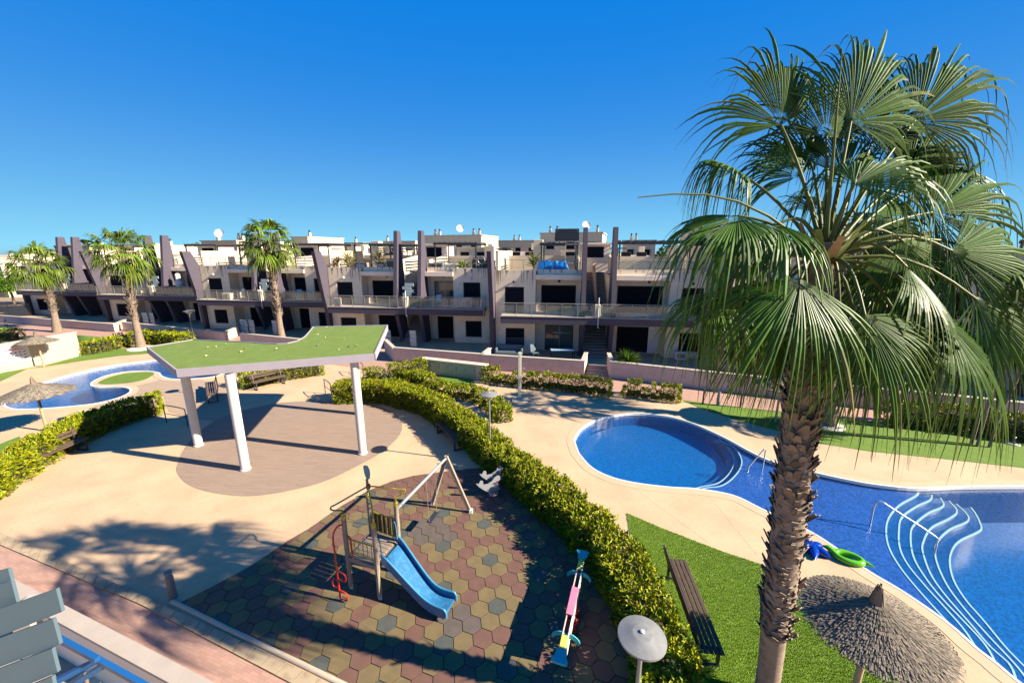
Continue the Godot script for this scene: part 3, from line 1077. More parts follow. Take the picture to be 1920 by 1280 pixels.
	# louvred screen between the two apartments
	if k < 4:
		for i in 4:
			b = MB.new()
			b.box(Vector3(6.95 + (0.12 if i % 2 else -0.1), 4.15 + i * 0.27, -0.5), Vector3(0.75, 0.25, 0.05))
			obj("screen_board", b, M.louvre_pale, h)
	# fins: a leaning one at the left end, two tall ones framing the stairs
	if k > 0:
		b = MB.new()
		b.slabx([Vector2(0.0, 7.62), Vector2(-0.85, 7.62), Vector2(-1.6, 6.2), Vector2(-1.6, 2.6), Vector2(-1.0, 2.6), Vector2(-0.75, 3.65)], -0.95, -0.64)
		obj("fin", b, M.purple, h)
	b = MB.new()
	b.slabx([Vector2(-1.0, 2.6), Vector2(-1.6, 2.6), Vector2(-1.6, 0.0), Vector2(-1.15, 0.0)], -0.95, -0.64)
	obj("fin_foot", b, M.purple_dark, h)
	for s in [[5.72, 6.02], [7.78, 8.08]]:
		b = MB.new()
		b.slabx([Vector2(-1.2, 9.25), Vector2(-1.85, 9.25), Vector2(-2.3, 3.1), Vector2(-0.18, 3.12)], s[0], s[1])
		obj("fin", b, M.purple, h)
		b = MB.new()
		b.slabx([Vector2(-0.35, 2.6), Vector2(-2.0, 2.74), Vector2(-2.4, 0.0), Vector2(-1.2, 0.0)], s[0], s[1])
		obj("fin_foot", b, M.purple_dark, h)
	# stairwell
	for q in [[5.72, 0.0, -2.4, 6.0, 5.9, -7.2], [7.8, 0.0, -2.4, 8.08, 5.9, -7.2], [6.01, 3.1, -7.2, 7.79, 5.6, -7.4]]:
		b = MB.new()
		b.span(Vector3(q[0], q[1], q[2]), Vector3(q[3], q[4], q[5]))
		obj("stair_wall", b, M.render, h)
	b = MB.new()
	b.slabx([Vector2(-2.6, 3.1), Vector2(-2.6, 3.9), Vector2(-6.9, 6.75), Vector2(-6.9, 5.6)], 6.83, 7.03)
	obj("stair_divider", b, M.orange_wall, h)
	b = MB.new()
	b.span(Vector3(6.02, 2.8, -0.16), Vector3(7.78, 3.08, -2.5))
	obj("landing", b, M.step, h)
	if near:
		flight(h, 6.02, 7.78, -1.0, 0.0, -5.2, 2.9, 16)
		flight(h, 6.02, 6.82, -2.5, 3.1, -6.9, 5.9, 16)
		flight(h, 7.04, 7.78, -2.5, 3.1, -6.9, 5.9, 16)
	# small lamps over the openings
	for q in [Vector3(0.8, 5.42, f), Vector3(xr + 1.5, 5.42, f), Vector3(4.1, 5.42, rec), Vector3(xr - 1.2, 5.42, rec)]:
		b = MB.new()
		b.cbox(q + Vector3(0, 0, 0.06), Vector3(0.2, 0.2, 0.14), 0.05)
		obj("wall_lamp", b, M.dark_metal if k in [0, 1, 4] else M.white, h)
	roof_terrace(h, k, xr, xe, f)

func roof_terrace(h: Node, k: int, xr: float, xe: float, f: float):
	# cream party wall at the left, standing across the roof
	var b := MB.new()
	b.span(Vector3(-0.6, 5.9, f - 0.26), Vector3(-0.42, 7.6, -9.9))
	b.span(Vector3(-0.62, 7.6, f - 0.24), Vector3(-0.40, 7.66, -9.95))
	obj("party_wall", b, M.cream, h)
	# front handrail
	railing(h, Vector3(-0.2, 6.27, f - 0.12), Vector3(2.3, 6.27, f - 0.12), 3, 0.75, false)
	railing(h, Vector3(xr + 0.1, 6.27, f - 0.12), Vector3(xe - 0.1, 6.27, f - 0.12), 3, 0.75, k >= 4)
	railing(h, Vector3(2.6, 6.32, f - 0.36), Vector3(5.6, 6.32, f - 0.36), 3, 0.7, false)
	railing(h, Vector3(8.2, 6.32, f - 0.36), Vector3(xr - 0.05, 6.32, f - 0.36), 3, 0.7, k >= 4)
	# chimney block and stair house at the back
	b = MB.new()
	b.cbox(Vector3(2.35, 7.2, -5.0), Vector3(0.75, 2.65, 0.9), 0.02)
	obj("chimney", b, M.cream, h)
	b = MB.new()
	b.span(Vector3(5.6, 5.9, -7.4), Vector3(8.3, 8.2, -9.8))
	b.span(Vector3(5.4, 8.2, -7.15), Vector3(8.5, 8.34, -10.0))
	obj("stair_house", b, M.render_pale, h)
	b = MB.new()
	b.box(Vector3(7.0, 7.55, -7.39), Vector3(1.5, 0.9, 0.06))
	obj("stair_house_window", b, M.shutter, h)
	b = MB.new()
	b.span(Vector3(xe - 1.3, 5.9, -6.4), Vector3(xe - 0.4, 8.1, -7.6))
	obj("chimney", b, M.cream, h)
	# low cream walls dividing the roof
	b = MB.new()
	b.span(Vector3(-0.4, 5.9, -7.6), Vector3(5.4, 7.25, -7.8))
	obj("roof_wall", b, M.cream, h)
	b = MB.new()
	b.span(Vector3(8.4, 5.9, -7.6), Vector3(xe, 7.2, -7.8))
	obj("roof_wall", b, M.cream, h)
	b = MB.new()
	b.slabx([Vector2(-2.2, 5.9), Vector2(-2.2, 6.9), Vector2(-7.2, 7.3), Vector2(-7.2, 5.9)], 8.14, 8.3)
	obj("roof_wall", b, M.cream, h)
	b = MB.new()
	b.slabx([Vector2(-2.6, 5.9), Vector2(-2.6, 6.9), Vector2(-7.2, 7.3), Vector2(-7.2, 5.9)], 5.5, 5.66)
	obj("roof_wall", b, M.cream, h)
	# dark pergolas
	var spans := [[2.7, 5.4, -3.0, -7.0, 8.15], [8.5, xr + 1.6, -3.2, -7.2, 8.25]]
	if k == 1: spans = [[8.5, xr + 1.6, -3.2, -7.2, 8.25]]
	for s in spans:
		var pg: Node = null
		for z in [s[2], s[3]]:
			var bm := MB.new()
			bm.box(Vector3((s[0] + s[1]) / 2, s[4], z), Vector3(s[1] - s[0] + 0.3, 0.16, 0.09))
			if pg == null: pg = obj("pergola", bm, M.dark_metal, h)
			else: obj("beam", bm, M.dark_metal, pg)
			for x in [s[0], s[1]]:
				var p := MB.new()
				p.box(Vector3(x, (5.9 + s[4]) / 2, z), Vector3(0.1, s[4] - 5.9, 0.1))
				obj("post", p, M.dark_metal, pg)
		for i in 9:
			var rf := MB.new()
			rf.box(Vector3(lerpf(s[0], s[1], i / 8.0), s[4] + 0.12, (s[2] + s[3]) / 2), Vector3(0.06, 0.1, s[2] - s[3] + 0.3))
			obj("rafter", rf, M.dark_metal, pg)

# ---------------------------------------------------------------- garden walls in front of the houses
func wall_run(called: String, label: String, px: Array, tall: float, m: Material, thick := 0.2, group := "") -> Node3D:
	var p := GP(px)
	var t := thing(called, label, "wall", Vector3.ZERO, 0.0, group)
	for i in p.size() - 1:
		var b := MB.new()
		var a := p[i]
		var c := p[i + 1]
		var d := (c - a).normalized()
		b.beam(a + Vector3(0, tall / 2, 0), c + d * (thick * 0.5 if i < p.size() - 2 else 0.0) + Vector3(0, tall / 2, 0), thick, tall)
		obj("wall_panel", b, m, t)
		b = MB.new()
		b.beam(a - d * 0.02 + Vector3(0, tall + 0.025, 0), c + d * (thick * 0.6) + Vector3(0, tall + 0.025, 0), thick + 0.07, 0.055)
		obj("wall_cap", b, M.cap, t)
	return t

func garden_walls():
	var g := "low garden walls of the row houses"
	wall_run("garden_wall", "long low pinkish garden wall beside the white wall with parasol", [-260, 578, 0, 604, 60, 609, 216, 622, 236, 613], 0.75, M.garden_wall, 0.2, g)
	wall_run("garden_wall", "low pinkish garden wall behind the leaning left palm and its hedge", [233, 619, 330, 630, 423, 640, 446, 629], 0.8, M.garden_wall, 0.2, g)
	wall_run("garden_wall", "low pinkish garden wall behind the middle palm trunk", [453, 642, 570, 655, 606, 660, 622, 648], 0.8, M.garden_wall, 0.2, g)
	wall_run("garden_wall", "pinkish garden wall behind the green cabinet wall", [724, 660, 740, 677, 905, 691, 918, 679], 0.98, M.garden_wall, 0.2, g)
	wall_run("garden_wall", "pinkish garden wall behind the shower column", [905, 692, 1092, 705, 1098, 688], 0.98, M.garden_wall, 0.2, g)
	wall_run("garden_wall", "pinkish garden wall with spiky plant on its end, right of the stairs", [1140, 690, 1146, 708, 1320, 729, 1560, 757, 1660, 768, 1672, 752], 1.02, M.garden_wall, 0.2, g)
	wall_run("garden_wall", "pinkish garden wall behind the palm leaves by the far hedge", [1690, 753, 1698, 771, 1920, 797, 2200, 830], 1.02, M.garden_wall, 0.2, g)
	# green meter cabinet wall
	var base := GP([795, 698, 908, 712])
	var a := base[0]
	var c := base[1]
	var d := (c - a).normalized()
	var t := thing("meter_cabinet", "pale wall with row of green metal meter doors among hedges", "cabinet")
	var b := MB.new()
	b.beam(a + Vector3(0, 0.45, 0), c + Vector3(0, 0.45, 0), 0.35, 0.9)
	b.beam(a - d * 0.1 + Vector3(0, 0.94, 0), c + d * 0.2 + Vector3(0, 0.94, 0), 0.5, 0.09)
	b.beam(c + d * 0.12 + Vector3(0, 0.45, 0.25), c + d * 0.12 + Vector3(0, 0.45, -0.25), 0.2, 0.9)
	obj("housing", b, M.cream, t)
	var n := Vector3(-d.z, 0, d.x)
	for i in 6:
		b = MB.new()
		var q := a.lerp(c, 0.10 + 0.145 * i) + n * 0.185 + Vector3(0, 0.47, 0)
		b.beam(q - d * 0.26, q + d * 0.26, 0.03, 0.72)
		var dr := obj("cabinet_door", b, M.panel_green, t)
		b = MB.new()
		b.box(q + n * 0.03 + d * 0.18 + Vector3(0, 0.1, 0), Vector3(0.05, 0.05, 0.03))
		obj("lock", b, M.dark_metal, dr)
	# stairs from the street to the entrance of the house with the tarpaulin
	t = thing("entrance_steps", "shallow concrete steps between garden walls below open stairs", "steps")
	for i in 3:
		var pl := flat(GP([1098, 702 - i * 5, 1146, 706 - i * 5, 1150, 690, 1104, 686]))
		b = MB.new()
		b.prism(pl, 0.0, 0.05 + 0.05 * i)
		obj("step", b, M.step, t)

# ---------------------------------------------------------------- pavilion
func pavilion():
	var t := thing("pavilion", "open shelter with turf covered swooping roof on four white columns", "pavilion")
	# flat tilted slab: three heights fix its plane, the outline follows from where the rays meet it
	var pa := G(330, 694, 3.8)
	var pl := Plane(pa, G(702, 664, 4.0), G(726, 610, 4.1))
	var rim_px := [330, 694, 702, 664, 726, 610, 587, 613, 580, 622, 571, 632, 556, 640, 538, 644, 519, 645, 492, 644, 466, 642, 400, 639, 362, 637, 275, 651]
	var top := PackedVector3Array()
	for i in range(0, rim_px.size(), 2):
		var hit = pl.intersects_ray(EYE, ray(rim_px[i], rim_px[i + 1]))
		top.append(hit)
	var dn := Vector3(0, -0.24, 0)
	var turf := MB.new()
	var under := MB.new()
	var tri := Geometry2D.triangulate_polygon(flat(top))
	for i in range(0, tri.size(), 3):
		turf.quado(top[tri[i]], top[tri[i + 1]], top[tri[i + 2]], top[tri[i]], Vector3.UP)
		under.quado(top[tri[i]] + dn, top[tri[i + 1]] + dn, top[tri[i + 2]] + dn, top[tri[i]] + dn, Vector3.DOWN)
	obj("turf", turf, M.roof_turf, t)
	obj("soffit", under, M.white, t)
	var mid := Vector3.ZERO
	for q in top: mid += q / top.size()
	for i in top.size():
		var fs := MB.new()
		var p := top[i]
		var q := top[(i + 1) % top.size()]
		var e := (q - p).normalized()
		var o := Vector3(e.z, 0, -e.x)
		if not Geometry2D.is_point_in_polygon(Vector2((p.x + q.x) / 2, (p.z + q.z) / 2) - Vector2(o.x, o.z) * 0.05, flat(top)): o = -o
		var r := Vector3(0, 0.03, 0)
		var w := o * 0.025
		fs.quado(p + w + r, q + w + r, q + w + dn, p + w + dn, o)
		fs.quado(p + w + r, q + w + r, q - w + r, p - w + r, Vector3.UP)
		fs.quado(p - w + r, q - w + r, q - w - r, p - w - r, -o)
		obj("fascia", fs, M.fascia, t)
	for b in [[372, 835, 3.55], [460, 880, 3.6], [680, 850, 3.75], [672, 776, 3.75]]:
		var p := G(b[0], b[1])
		var m := MB.new()
		m.lathe([Vector2(0.15, 0.0), Vector2(0.15, b[2])], 20, p)
		var col := obj("column", m, M.white_paint, t)
		m = MB.new()
		m.lathe([Vector2(0.175, 0.0), Vector2(0.175, 0.05), Vector2(0.155, 0.065)], 20, p)
		obj("foot", m, M.white_paint, col)
	# leaves blown onto the roof
	var r2 := RandomNumberGenerator.new()
	r2.seed = 5
	for q in [[460, 654], [390, 652], [405, 651], [452, 660], [518, 655], [595, 628], [610, 634], [612, 614], [645, 636], [655, 650], [635, 657], [596, 648], [568, 640], [424, 646], [386, 668], [668, 648]]:
		var p: Vector3 = pl.intersects_ray(EYE, ray(q[0], q[1]))
		p.y += 0.01
		var m := MB.new()
		var s := r2.randf_range(0.05, 0.10)
		var b := Basis(Vector3.UP, r2.randf() * TAU)
		m.quad(p + b * Vector3(-s, 0.0, 0), p + b * Vector3(0, 0.03, -s * 0.5), p + b * Vector3(s, 0.01, 0), p + b * Vector3(0, 0.02, s * 0.5))
		m.quad(p + b * Vector3(-s * 0.5, 0.05, s * 0.3), p + b * Vector3(0, 0.0, -s * 0.5), p + b * Vector3(s * 0.5, 0.04, 0), p + b * Vector3(0, 0.0, s * 0.6))
		solo("fallen_leaf", m, M.dry_leaf, "dry pale leaf lying on the green pavilion roof", "leaf", "leaves on the pavilion roof")

# ---------------------------------------------------------------- play equipment
func play_equipment():
	tower()
	seal_rocker()
	spring_rocker()

func curve(p: Array, n := 6) -> PackedVector3Array:
	return smooth3(PackedVector3Array(p), false, n)

func tower():
	var t := thing("play_tower", "playground tower with blue slide, red climbing pole and swing beam", "play tower")
	var pf := Vector3(-2.95, 0, -7.19)
	var pl := Vector3(-3.71, 0, -7.47)
	var pr := Vector3(-2.69, 0, -7.93)
	var pb := Vector3(-3.44, 0, -8.23)
	var ctr := (pf + pl + pr + pb) / 4
	var ph := 1.9
	var dk := 0.92
	var ex := (pf - pl).normalized()
	var ez := (pl - pb).normalized()
	var fb := Basis(ex, Vector3.UP, ez)
	for p in [pf, pl, pr, pb]:
		var m := MB.new()
		m.cbox(p + Vector3(0, ph / 2 + 0.05, 0), Vector3(0.095, ph - 0.1, 0.095), 0.02, fb)
		var post := obj("post", m, M.log, t)
		m = MB.new()
		m.lathe([Vector2(0.055, ph - 0.02), Vector2(0.055, ph + 0.05), Vector2(0.03, ph + 0.09), Vector2(0.03, ph + 0.12)], 10, p)
		obj("cap", m, M.yellow_paint, post)
		m = MB.new()
		m.cbox(p + Vector3(0, 0.09, 0), Vector3(0.10, 0.18, 0.03), 0.008, fb)
		obj("shoe", m, M.white_metal, post)
		# bowed roof pipe from the cap to the crown of the tower
		var o: Vector3 = (p - ctr).normalized()
		m = MB.new()
		var apex := ctr + Vector3(0, 2.52, 0)
		m.tube(curve([p + Vector3(0, ph + 0.1, 0), p + Vector3(0, ph + 0.18, 0) + o * 0.02, p + o * 0.20 + Vector3(0, ph + 0.25, 0), p + o * 0.22 + Vector3(0, ph + 0.33, 0), p + o * 0.08 + Vector3(0, ph + 0.38, 0), apex - Vector3(0, 0.03, 0) + o * 0.1, apex]), 0.017, 6)
		obj("roof_pipe", m, M.yellow_paint if p == pr or p == pf else M.olive, t)
	var m := MB.new()
	m.lathe([Vector2(0.0, 2.46), Vector2(0.05, 2.47), Vector2(0.05, 2.56), Vector2(0.015, 2.57), Vector2(0.015, 2.72)], 8, ctr)
	var fin := obj("finial", m, M.olive, t)
	m = MB.new()
	var fc := ctr + Vector3(0, 2.86, 0)
	var lob := round2([Vector2(-0.02, -0.16), Vector2(0.08, -0.12), Vector2(0.12, 0.0), Vector2(0.11, 0.11), Vector2(0.03, 0.17), Vector2(-0.05, 0.15), Vector2(-0.12, 0.12), Vector2(-0.13, 0.05), Vector2(-0.10, -0.08)], 4)
	var pm := plate(lob, fc, Vector3(0.75, 0, 0.66).normalized(), 0.02)
	m = pm
	obj("finial_plate", m, M.teal, fin)
	# platform of boards on a frame
	m = MB.new()
	for s in [[pf, pl], [pl, pb], [pb, pr], [pr, pf]]:
		m.beam(s[0] + Vector3(0, dk - 0.07, 0), s[1] + Vector3(0, dk - 0.07, 0), 0.05, 0.10)
	obj("platform_frame", m, M.log, t)
	for i in 7:
		m = MB.new()
		var q := pl.lerp(pb, (i + 0.5) / 7) + Vector3(0, dk, 0)
		m.cbox(q + (pf - pl) * 0.5, Vector3((pf - pl).length() - 0.08, 0.03, 0.105), 0.005, fb)
		obj("platform_board", m, M.log, t)
	# yellow railings with balusters: front-left side, back-right side with boards behind
	for s in [[pf, pl, 1.38], [pr, pb, 1.5]]:
		var rl := MB.new()
		rl.rod(s[0] + Vector3(0, s[2], 0), s[1] + Vector3(0, s[2], 0), 0.018, 6)
		rl.rod(s[0] + Vector3(0, dk + 0.1, 0), s[1] + Vector3(0, dk + 0.1, 0), 0.012, 6)
		var rail := obj("guard_rail", rl, M.yellow_paint, t)
		for i in 6:
			var bl := MB.new()
			var q: Vector3 = s[0].lerp(s[1], (i + 1.0) / 7)
			bl.rod(q + Vector3(0, dk + 0.1, 0), q + Vector3(0, s[2], 0), 0.010, 6)
			obj("baluster", bl, M.yellow_paint, rail)
	for i in 5:
		m = MB.new()
		var q := pr.lerp(pb, (i + 1.0) / 6) - ez * 0.03
		m.cbox(q + Vector3(0, 1.22, 0), Vector3(0.10, 0.52, 0.018), 0.004, fb)
		obj("panel_board", m, M.wood, t)
	# slide
	var s0l := pf + (pr - pf) * 0.14 + ex * 0.05
	var s0r := pf + (pr - pf) * 0.86 + ex * 0.05
	var bot_l := G(834, 1155, 0.17)
	var bot_r := G(852, 1124, 0.17)
	var bend_l := G(794, 1132, 0.24)
	var bend_r := G(811, 1104, 0.24)
	var lf := curve([s0l + Vector3(0, dk, 0), s0l + ex * 0.14 + Vector3(0, dk - 0.03, 0), bend_l + Vector3(0, 0.02, 0), bot_l + Vector3(0, 0.02, 0)], 7)
	var rt := curve([s0r + Vector3(0, dk, 0), s0r + ex * 0.14 + Vector3(0, dk - 0.03, 0), bend_r + Vector3(0, 0.02, 0), bot_r + Vector3(0, 0.02, 0)], 7)
	m = MB.new()
	m.ribbon(lf, rt)
	var low_l := PackedVector3Array()
	var low_r := PackedVector3Array()
	for q in lf: low_l.append(q - Vector3(0, 0.05, 0))
	for q in rt: low_r.append(q - Vector3(0, 0.05, 0))
	m.ribbon(low_l, low_r, Vector3.DOWN)
	m.quado(lf[lf.size() - 1], rt[rt.size() - 1], low_r[low_r.size() - 1], low_l[low_l.size() - 1], ex)
	var sl := obj("slide", m, M.slide_blue, t)
	for s in [[lf, -1.0], [rt, 1.0]]:
		m = MB.new()
		var side: PackedVector3Array = s[0]
		var w: Vector3 = (lf[0] - rt[0]).normalized() * 0.03 * -s[1]
		for i in side.size() - 1:
			var hh := Vector3(0, 0.15, 0)
			var dd := Vector3(0, -0.08, 0)
			m.quado(side[i] + hh, side[i + 1] + hh, side[i + 1] + dd, side[i] + dd, -w)
			m.quado(side[i] + hh + w, side[i + 1] + hh + w, side[i + 1] + dd + w, side[i] + dd + w, w)
		obj("slide_side", m, M.slide_blue, sl)
		m = MB.new()
		var lip := PackedVector3Array()
		for q in side: lip.append(q + Vector3(0, 0.15, 0) + w * 0.5)
		var e: Vector3 = side[side.size() - 1]
		lip.append(e + ex * 0.04 + Vector3(0, 0.08, 0) + w * 0.5)
		lip.append(e + ex * 0.04 + Vector3(0, -0.04, 0) + w * 0.5)
		m.tube(lip, 0.024, 6)
		obj("slide_lip", m, M.rim_blue, sl)
		m = MB.new()
		m.tube(curve([side[0] + Vector3(0, 0.15, 0), side[0] + Vector3(0, 0.5, 0) - ex * 0.02, side[0] + Vector3(0, 0.6, 0) - ex * 0.06, side[0] + Vector3(0, 0.52, 0) - ex * 0.10]), 0.014, 6)
		obj("slide_handle", m, M.rim_blue, sl)
	m = MB.new()
	m.rod(pf.lerp(pr, 0.5) + Vector3(0.15, 0.0, 0.1), (bend_l + bend_r) / 2 - Vector3(0.5, -0.18, 0.05), 0.015, 6)
	obj("slide_strut", m, M.dark_metal, t)
	# red climbing pole with alternating loops
	var lp := G(640, 1128)
	m = MB.new()
	m.tube(curve([lp, lp + Vector3(-0.02, 0.5, 0), lp + Vector3(-0.06, 1.2, -0.08), lp + Vector3(-0.10, 1.55, -0.16), lp + Vector3(-0.04, 1.72, -0.24), pl + Vector3(0.0, 1.76, 0.03)]), 0.021, 8)
	var pole := obj("climbing_pole", m, M.red_paint, t)
	for q in [[0.10, 1.0], [0.36, -1.0], [0.60, 1.0]]:
		m = MB.new()
		var y: float = q[0]
		var d: Vector3 = ex * q[1] * 0.20
		m.tube(curve([lp + Vector3(-0.01, y, 0), lp + d * 0.8 + Vector3(0, y - 0.01, 0), lp + d + Vector3(0, y + 0.05, 0), lp + d * 0.95 + Vector3(0, y + 0.16, 0), lp + d * 0.6 + Vector3(-0.02, y + 0.21, 0), lp + Vector3(-0.02, y + 0.22, 0)]), 0.016, 6)
		obj("rung_loop", m, M.red_paint, pole)
	m = MB.new()
	var hp := pl + ex * 0.14
	m.tube(curve([hp + Vector3(0, dk, 0), hp + Vector3(0, dk + 0.35, 0), hp + Vector3(0, dk + 0.52, 0.02), pl + Vector3(0, dk + 0.55, 0)]), 0.016, 6)
	obj("grab_handle", m, M.red_paint, t)
	# swing beam, its A frame and the seat
	var la := G(883, 962)
	var lb := G(811, 945)
	var ap := Vector3(-1.92, 1.74, -10.28)
	m = MB.new()
	m.rod(pr + Vector3(0.02, 1.78, -0.02), ap, 0.038, 10)
	obj("swing_beam", m, M.steel_pale, t)
	for p in [la, lb]:
		m = MB.new()
		m.beam(p, ap + Vector3(0, 0.06, 0), 0.08, 0.09)
		var leg := obj("swing_leg", m, M.log, t)
		m = MB.new()
		m.cbox(p + Vector3(0, 0.07, 0), Vector3(0.11, 0.14, 0.11), 0.01)
		obj("shoe", m, M.white_metal, leg)
	var c0 := pr + Vector3(0.02, 1.78, -0.02)
	var seat := MB.new()
	var bd := (ap - c0).normalized()
	var k0 := c0.lerp(ap, 0.53)
	var k1 := c0.lerp(ap, 0.74)
	var km := (k0 + k1) * 0.5
	var sd := Vector3(bd.x, 0, bd.z).normalized()
	seat.cbox(Vector3(km.x, 0.42, km.z), Vector3(0.17, 0.035, 0.46), 0.01, Basis(Vector3.UP.cross(sd), Vector3.UP, sd))
	var st := obj("swing_seat", seat, M.dark_metal, t)
	for q in [[k0, -0.21], [k1, 0.21]]:
		m = MB.new()
		m.rod(q[0], Vector3(km.x, 0.43, km.z) + sd * q[1], 0.008, 5)
		obj("chain", m, M.steel, st)

func plate(outline: Array, at: Vector3, ux: Vector3, thick: float) -> MB:   # upright cut-out board
	var pl := PackedVector2Array(outline)
	var b := MB.new()
	var n := Vector3.UP.cross(ux).normalized() * -thick * 0.5
	var t := Geometry2D.triangulate_polygon(pl)
	for s in [-1.0, 1.0]:
		for i in range(0, t.size(), 3):
			var q := []
			for k in 3: q.append(at + ux * pl[t[i + k]].x + Vector3.UP * pl[t[i + k]].y + n * s)
			if (q[2] - q[0]).cross(q[1] - q[0]).dot(n * s) >= 0: b.tri(q[0], q[1], q[2])
			else: b.tri(q[0], q[2], q[1])
	for i in pl.size():
		var p: Vector3 = at + ux * pl[i].x + Vector3.UP * pl[i].y
		var r: Vector3 = at + ux * pl[(i + 1) % pl.size()].x + Vector3.UP * pl[(i + 1) % pl.size()].y
		b.quad(p - n, r - n, r + n, p + n)
	return b

func round2(p: Array, n := 4) -> Array:
	var q := PackedVector3Array()
	for v in p: q.append(Vector3(v.x, v.y, 0))
	var r := []
	for v in smooth3(q, true, n): r.append(Vector2(v.x, v.y))
	return r

func coil(m: MB, at: Vector3, r: float, h: float, turns: float):
	var p := PackedVector3Array()
	for i in int(turns * 10) + 1:
		var a := i * TAU / 10
		p.append(at + Vector3(cos(a) * r, h * i / (turns * 10), sin(a) * r))
	m.tube(p, 0.013, 5)

func seal_rocker():
	var at := G(925, 932)
	var ux := Vector3(0.96, 0, -0.28).normalized()
	var t := thing("seal_rocker", "grey spring rocker of two seal shaped boards beside the hedge", "spring rider", at)
	var o := [Vector2(-0.50, 0.60), Vector2(-0.43, 0.57), Vector2(-0.37, 0.68), Vector2(-0.29, 0.66), Vector2(-0.27, 0.52), Vector2(-0.14, 0.53), Vector2(0.0, 0.61), Vector2(0.08, 0.72), Vector2(0.17, 0.77), Vector2(0.26, 0.73), Vector2(0.28, 0.64), Vector2(0.20, 0.56), Vector2(0.20, 0.40), Vector2(0.27, 0.28), Vector2(0.18, 0.24), Vector2(0.0, 0.22), Vector2(-0.18, 0.27), Vector2(-0.31, 0.38), Vector2(-0.43, 0.49)]
	for s in [0.0, -0.34]:
		obj("side_board", plate(o, Vector3(0.04 if s < 0 else -0.04, 0.10 if s < 0 else -0.03, s), ux, 0.02), M.rocker_grey, t)
	var m := MB.new()
	m.cbox(Vector3(0, 0.42, -0.17), Vector3(0.3, 0.03, 0.32), 0.008, Basis(ux, Vector3.UP, ux.cross(Vector3.UP)))
	obj("seat", m, M.dark_metal, t)
	m = MB.new()
	m.rod(ux * 0.16 + Vector3(0, 0.55, 0.06), ux * 0.16 + Vector3(0, 0.55, -0.42), 0.014, 6)
	obj("handle", m, M.red_paint, t)
	m = MB.new()
	coil(m, Vector3(0, 0.0, -0.17), 0.075, 0.26, 5)
	obj("spring", m, M.rose_paint, t)
	m = MB.new()
	m.lathe([Vector2(0, 0.05), Vector2(0.16, 0.05), Vector2(0.17, 0.0)], 14, Vector3(0, 0, -0.17))
	obj("base_plate", m, M.rose_paint, t)

func spring_rocker():
	# long see-saw on springs, seen almost along its boards
	var a := G(1092, 1052, 0.5)
	var c := G(1050, 1248, 0.5)
	var d := (c - a)
	d.y = 0
	var l := d.length()
	var z := d.normalized()
	var x := Vector3.UP.cross(z)
	var mid := (a + c) * 0.5
	mid.y = 0
	var t := thing("spring_seesaw", "pink and turquoise spring seesaw in the shade of the long hedge", "seesaw", mid, atan2(z.x, z.z))
	for s in [-1.0, 1.0]:
		var m := MB.new()
		m.cbox(Vector3(s * 0.055, 0.50, 0), Vector3(0.022, 0.34, l * 0.72), 0.006)
		obj("side_board", m, M.white_metal if s > 0 else M.rose_paint, t)
	var m := MB.new()
	m.cbox(Vector3(0, 0.69, 0.05), Vector3(0.15, 0.025, l * 0.27), 0.006)
	obj("pink_top_board", m, M.pink_paint, t)
	for s in [-1.0, 1.0]:
		m = MB.new()
		m.cbox(Vector3(0.0, 0.66, s * l * 0.40), Vector3(0.13, 0.03, l * 0.16), 0.008)
		obj("seat", m, M.sign_yellow_pale, t)
		# flared end board
		m = MB.new()
		var pr := [Vector2(-0.08, -0.06), Vector2(0.08, -0.06), Vector2(0.10, 0.06), Vector2(0.145, 0.13), Vector2(0.12, 0.18), Vector2(0.0, 0.19), Vector2(-0.12, 0.18), Vector2(-0.145, 0.13), Vector2(-0.10, 0.06)]
		var pl := PackedVector2Array()
		for q in round2(pr, 3): pl.append(Vector2(q.x, s * (l * 0.47 + q.y)))
		m.prism(pl, 0.66, 0.71)
		obj("end_board", m, M.turquoise, t)
		# moustache shaped hand grips
		m = MB.new()
		for g in [-1.0, 1.0]:
			var hp := []
			for q in [Vector2(0.0, 0.05), Vector2(0.16, 0.10), Vector2(0.34, 0.05), Vector2(0.44, -0.04), Vector2(0.40, -0.10), Vector2(0.30, -0.03), Vector2(0.14, 0.0), Vector2(0.0, -0.05)]:
				hp.append(Vector2(q.x * g * 0.62, 0.56 + q.y))
			var bd := plate(round2(hp, 3), Vector3(0, 0.0, s * l * 0.30), Vector3.RIGHT, 0.02)
			m.v.append_array(bd.v); m.n.append_array(bd.n); m.c.append_array(bd.c); m.u.append_array(bd.u)
		obj("hand_grip", m, M.turquoise, t)
	for s in [-1.0, 1.0]:
		m = MB.new()
		coil(m, Vector3(0.03, 0.0, s * 0.17), 0.085, 0.34, 6)
		obj("spring", m, M.red_paint, t)
	m = MB.new()
	m.cbox(Vector3(0.0, 0.02, 0), Vector3(0.3, 0.04, 0.62), 0.01)
	obj("base_plate", m, M.dark_metal, t)

# ---------------------------------------------------------------- hedges, palms, trees
func leaf(b: MB, p: Vector3, d: Vector3, n: Vector3, l: float, w: float, c: Color):
	# a folded leaf: four points, lifted along its midrib
	var s := d.cross(n).normalized() * w * 0.5
	var k := n * w * 0.18
	b.col = c
	var tip := p + d * l - n * l * 0.12
	var m := p + d * l * 0.45
	b.tri(p, m + s + k, tip)
	b.tri(p, tip, m - s + k)

func hedge_leaf_color(r: RandomNumberGenerator, tone: Color, young: float) -> Color:
	var k := r.randf_range(0.55, 1.25)
	var c := Color(tone.r * k, tone.g * k, tone.b * k)
	if r.randf() < 0.03: c = Color(0.16 * k, 0.09 * k, 0.035 * k)
	elif r.randf() < young: c = Color(tone.r * 1.9 * k, tone.g * 1.5 * k, tone.b * 1.0 * k)
	return c

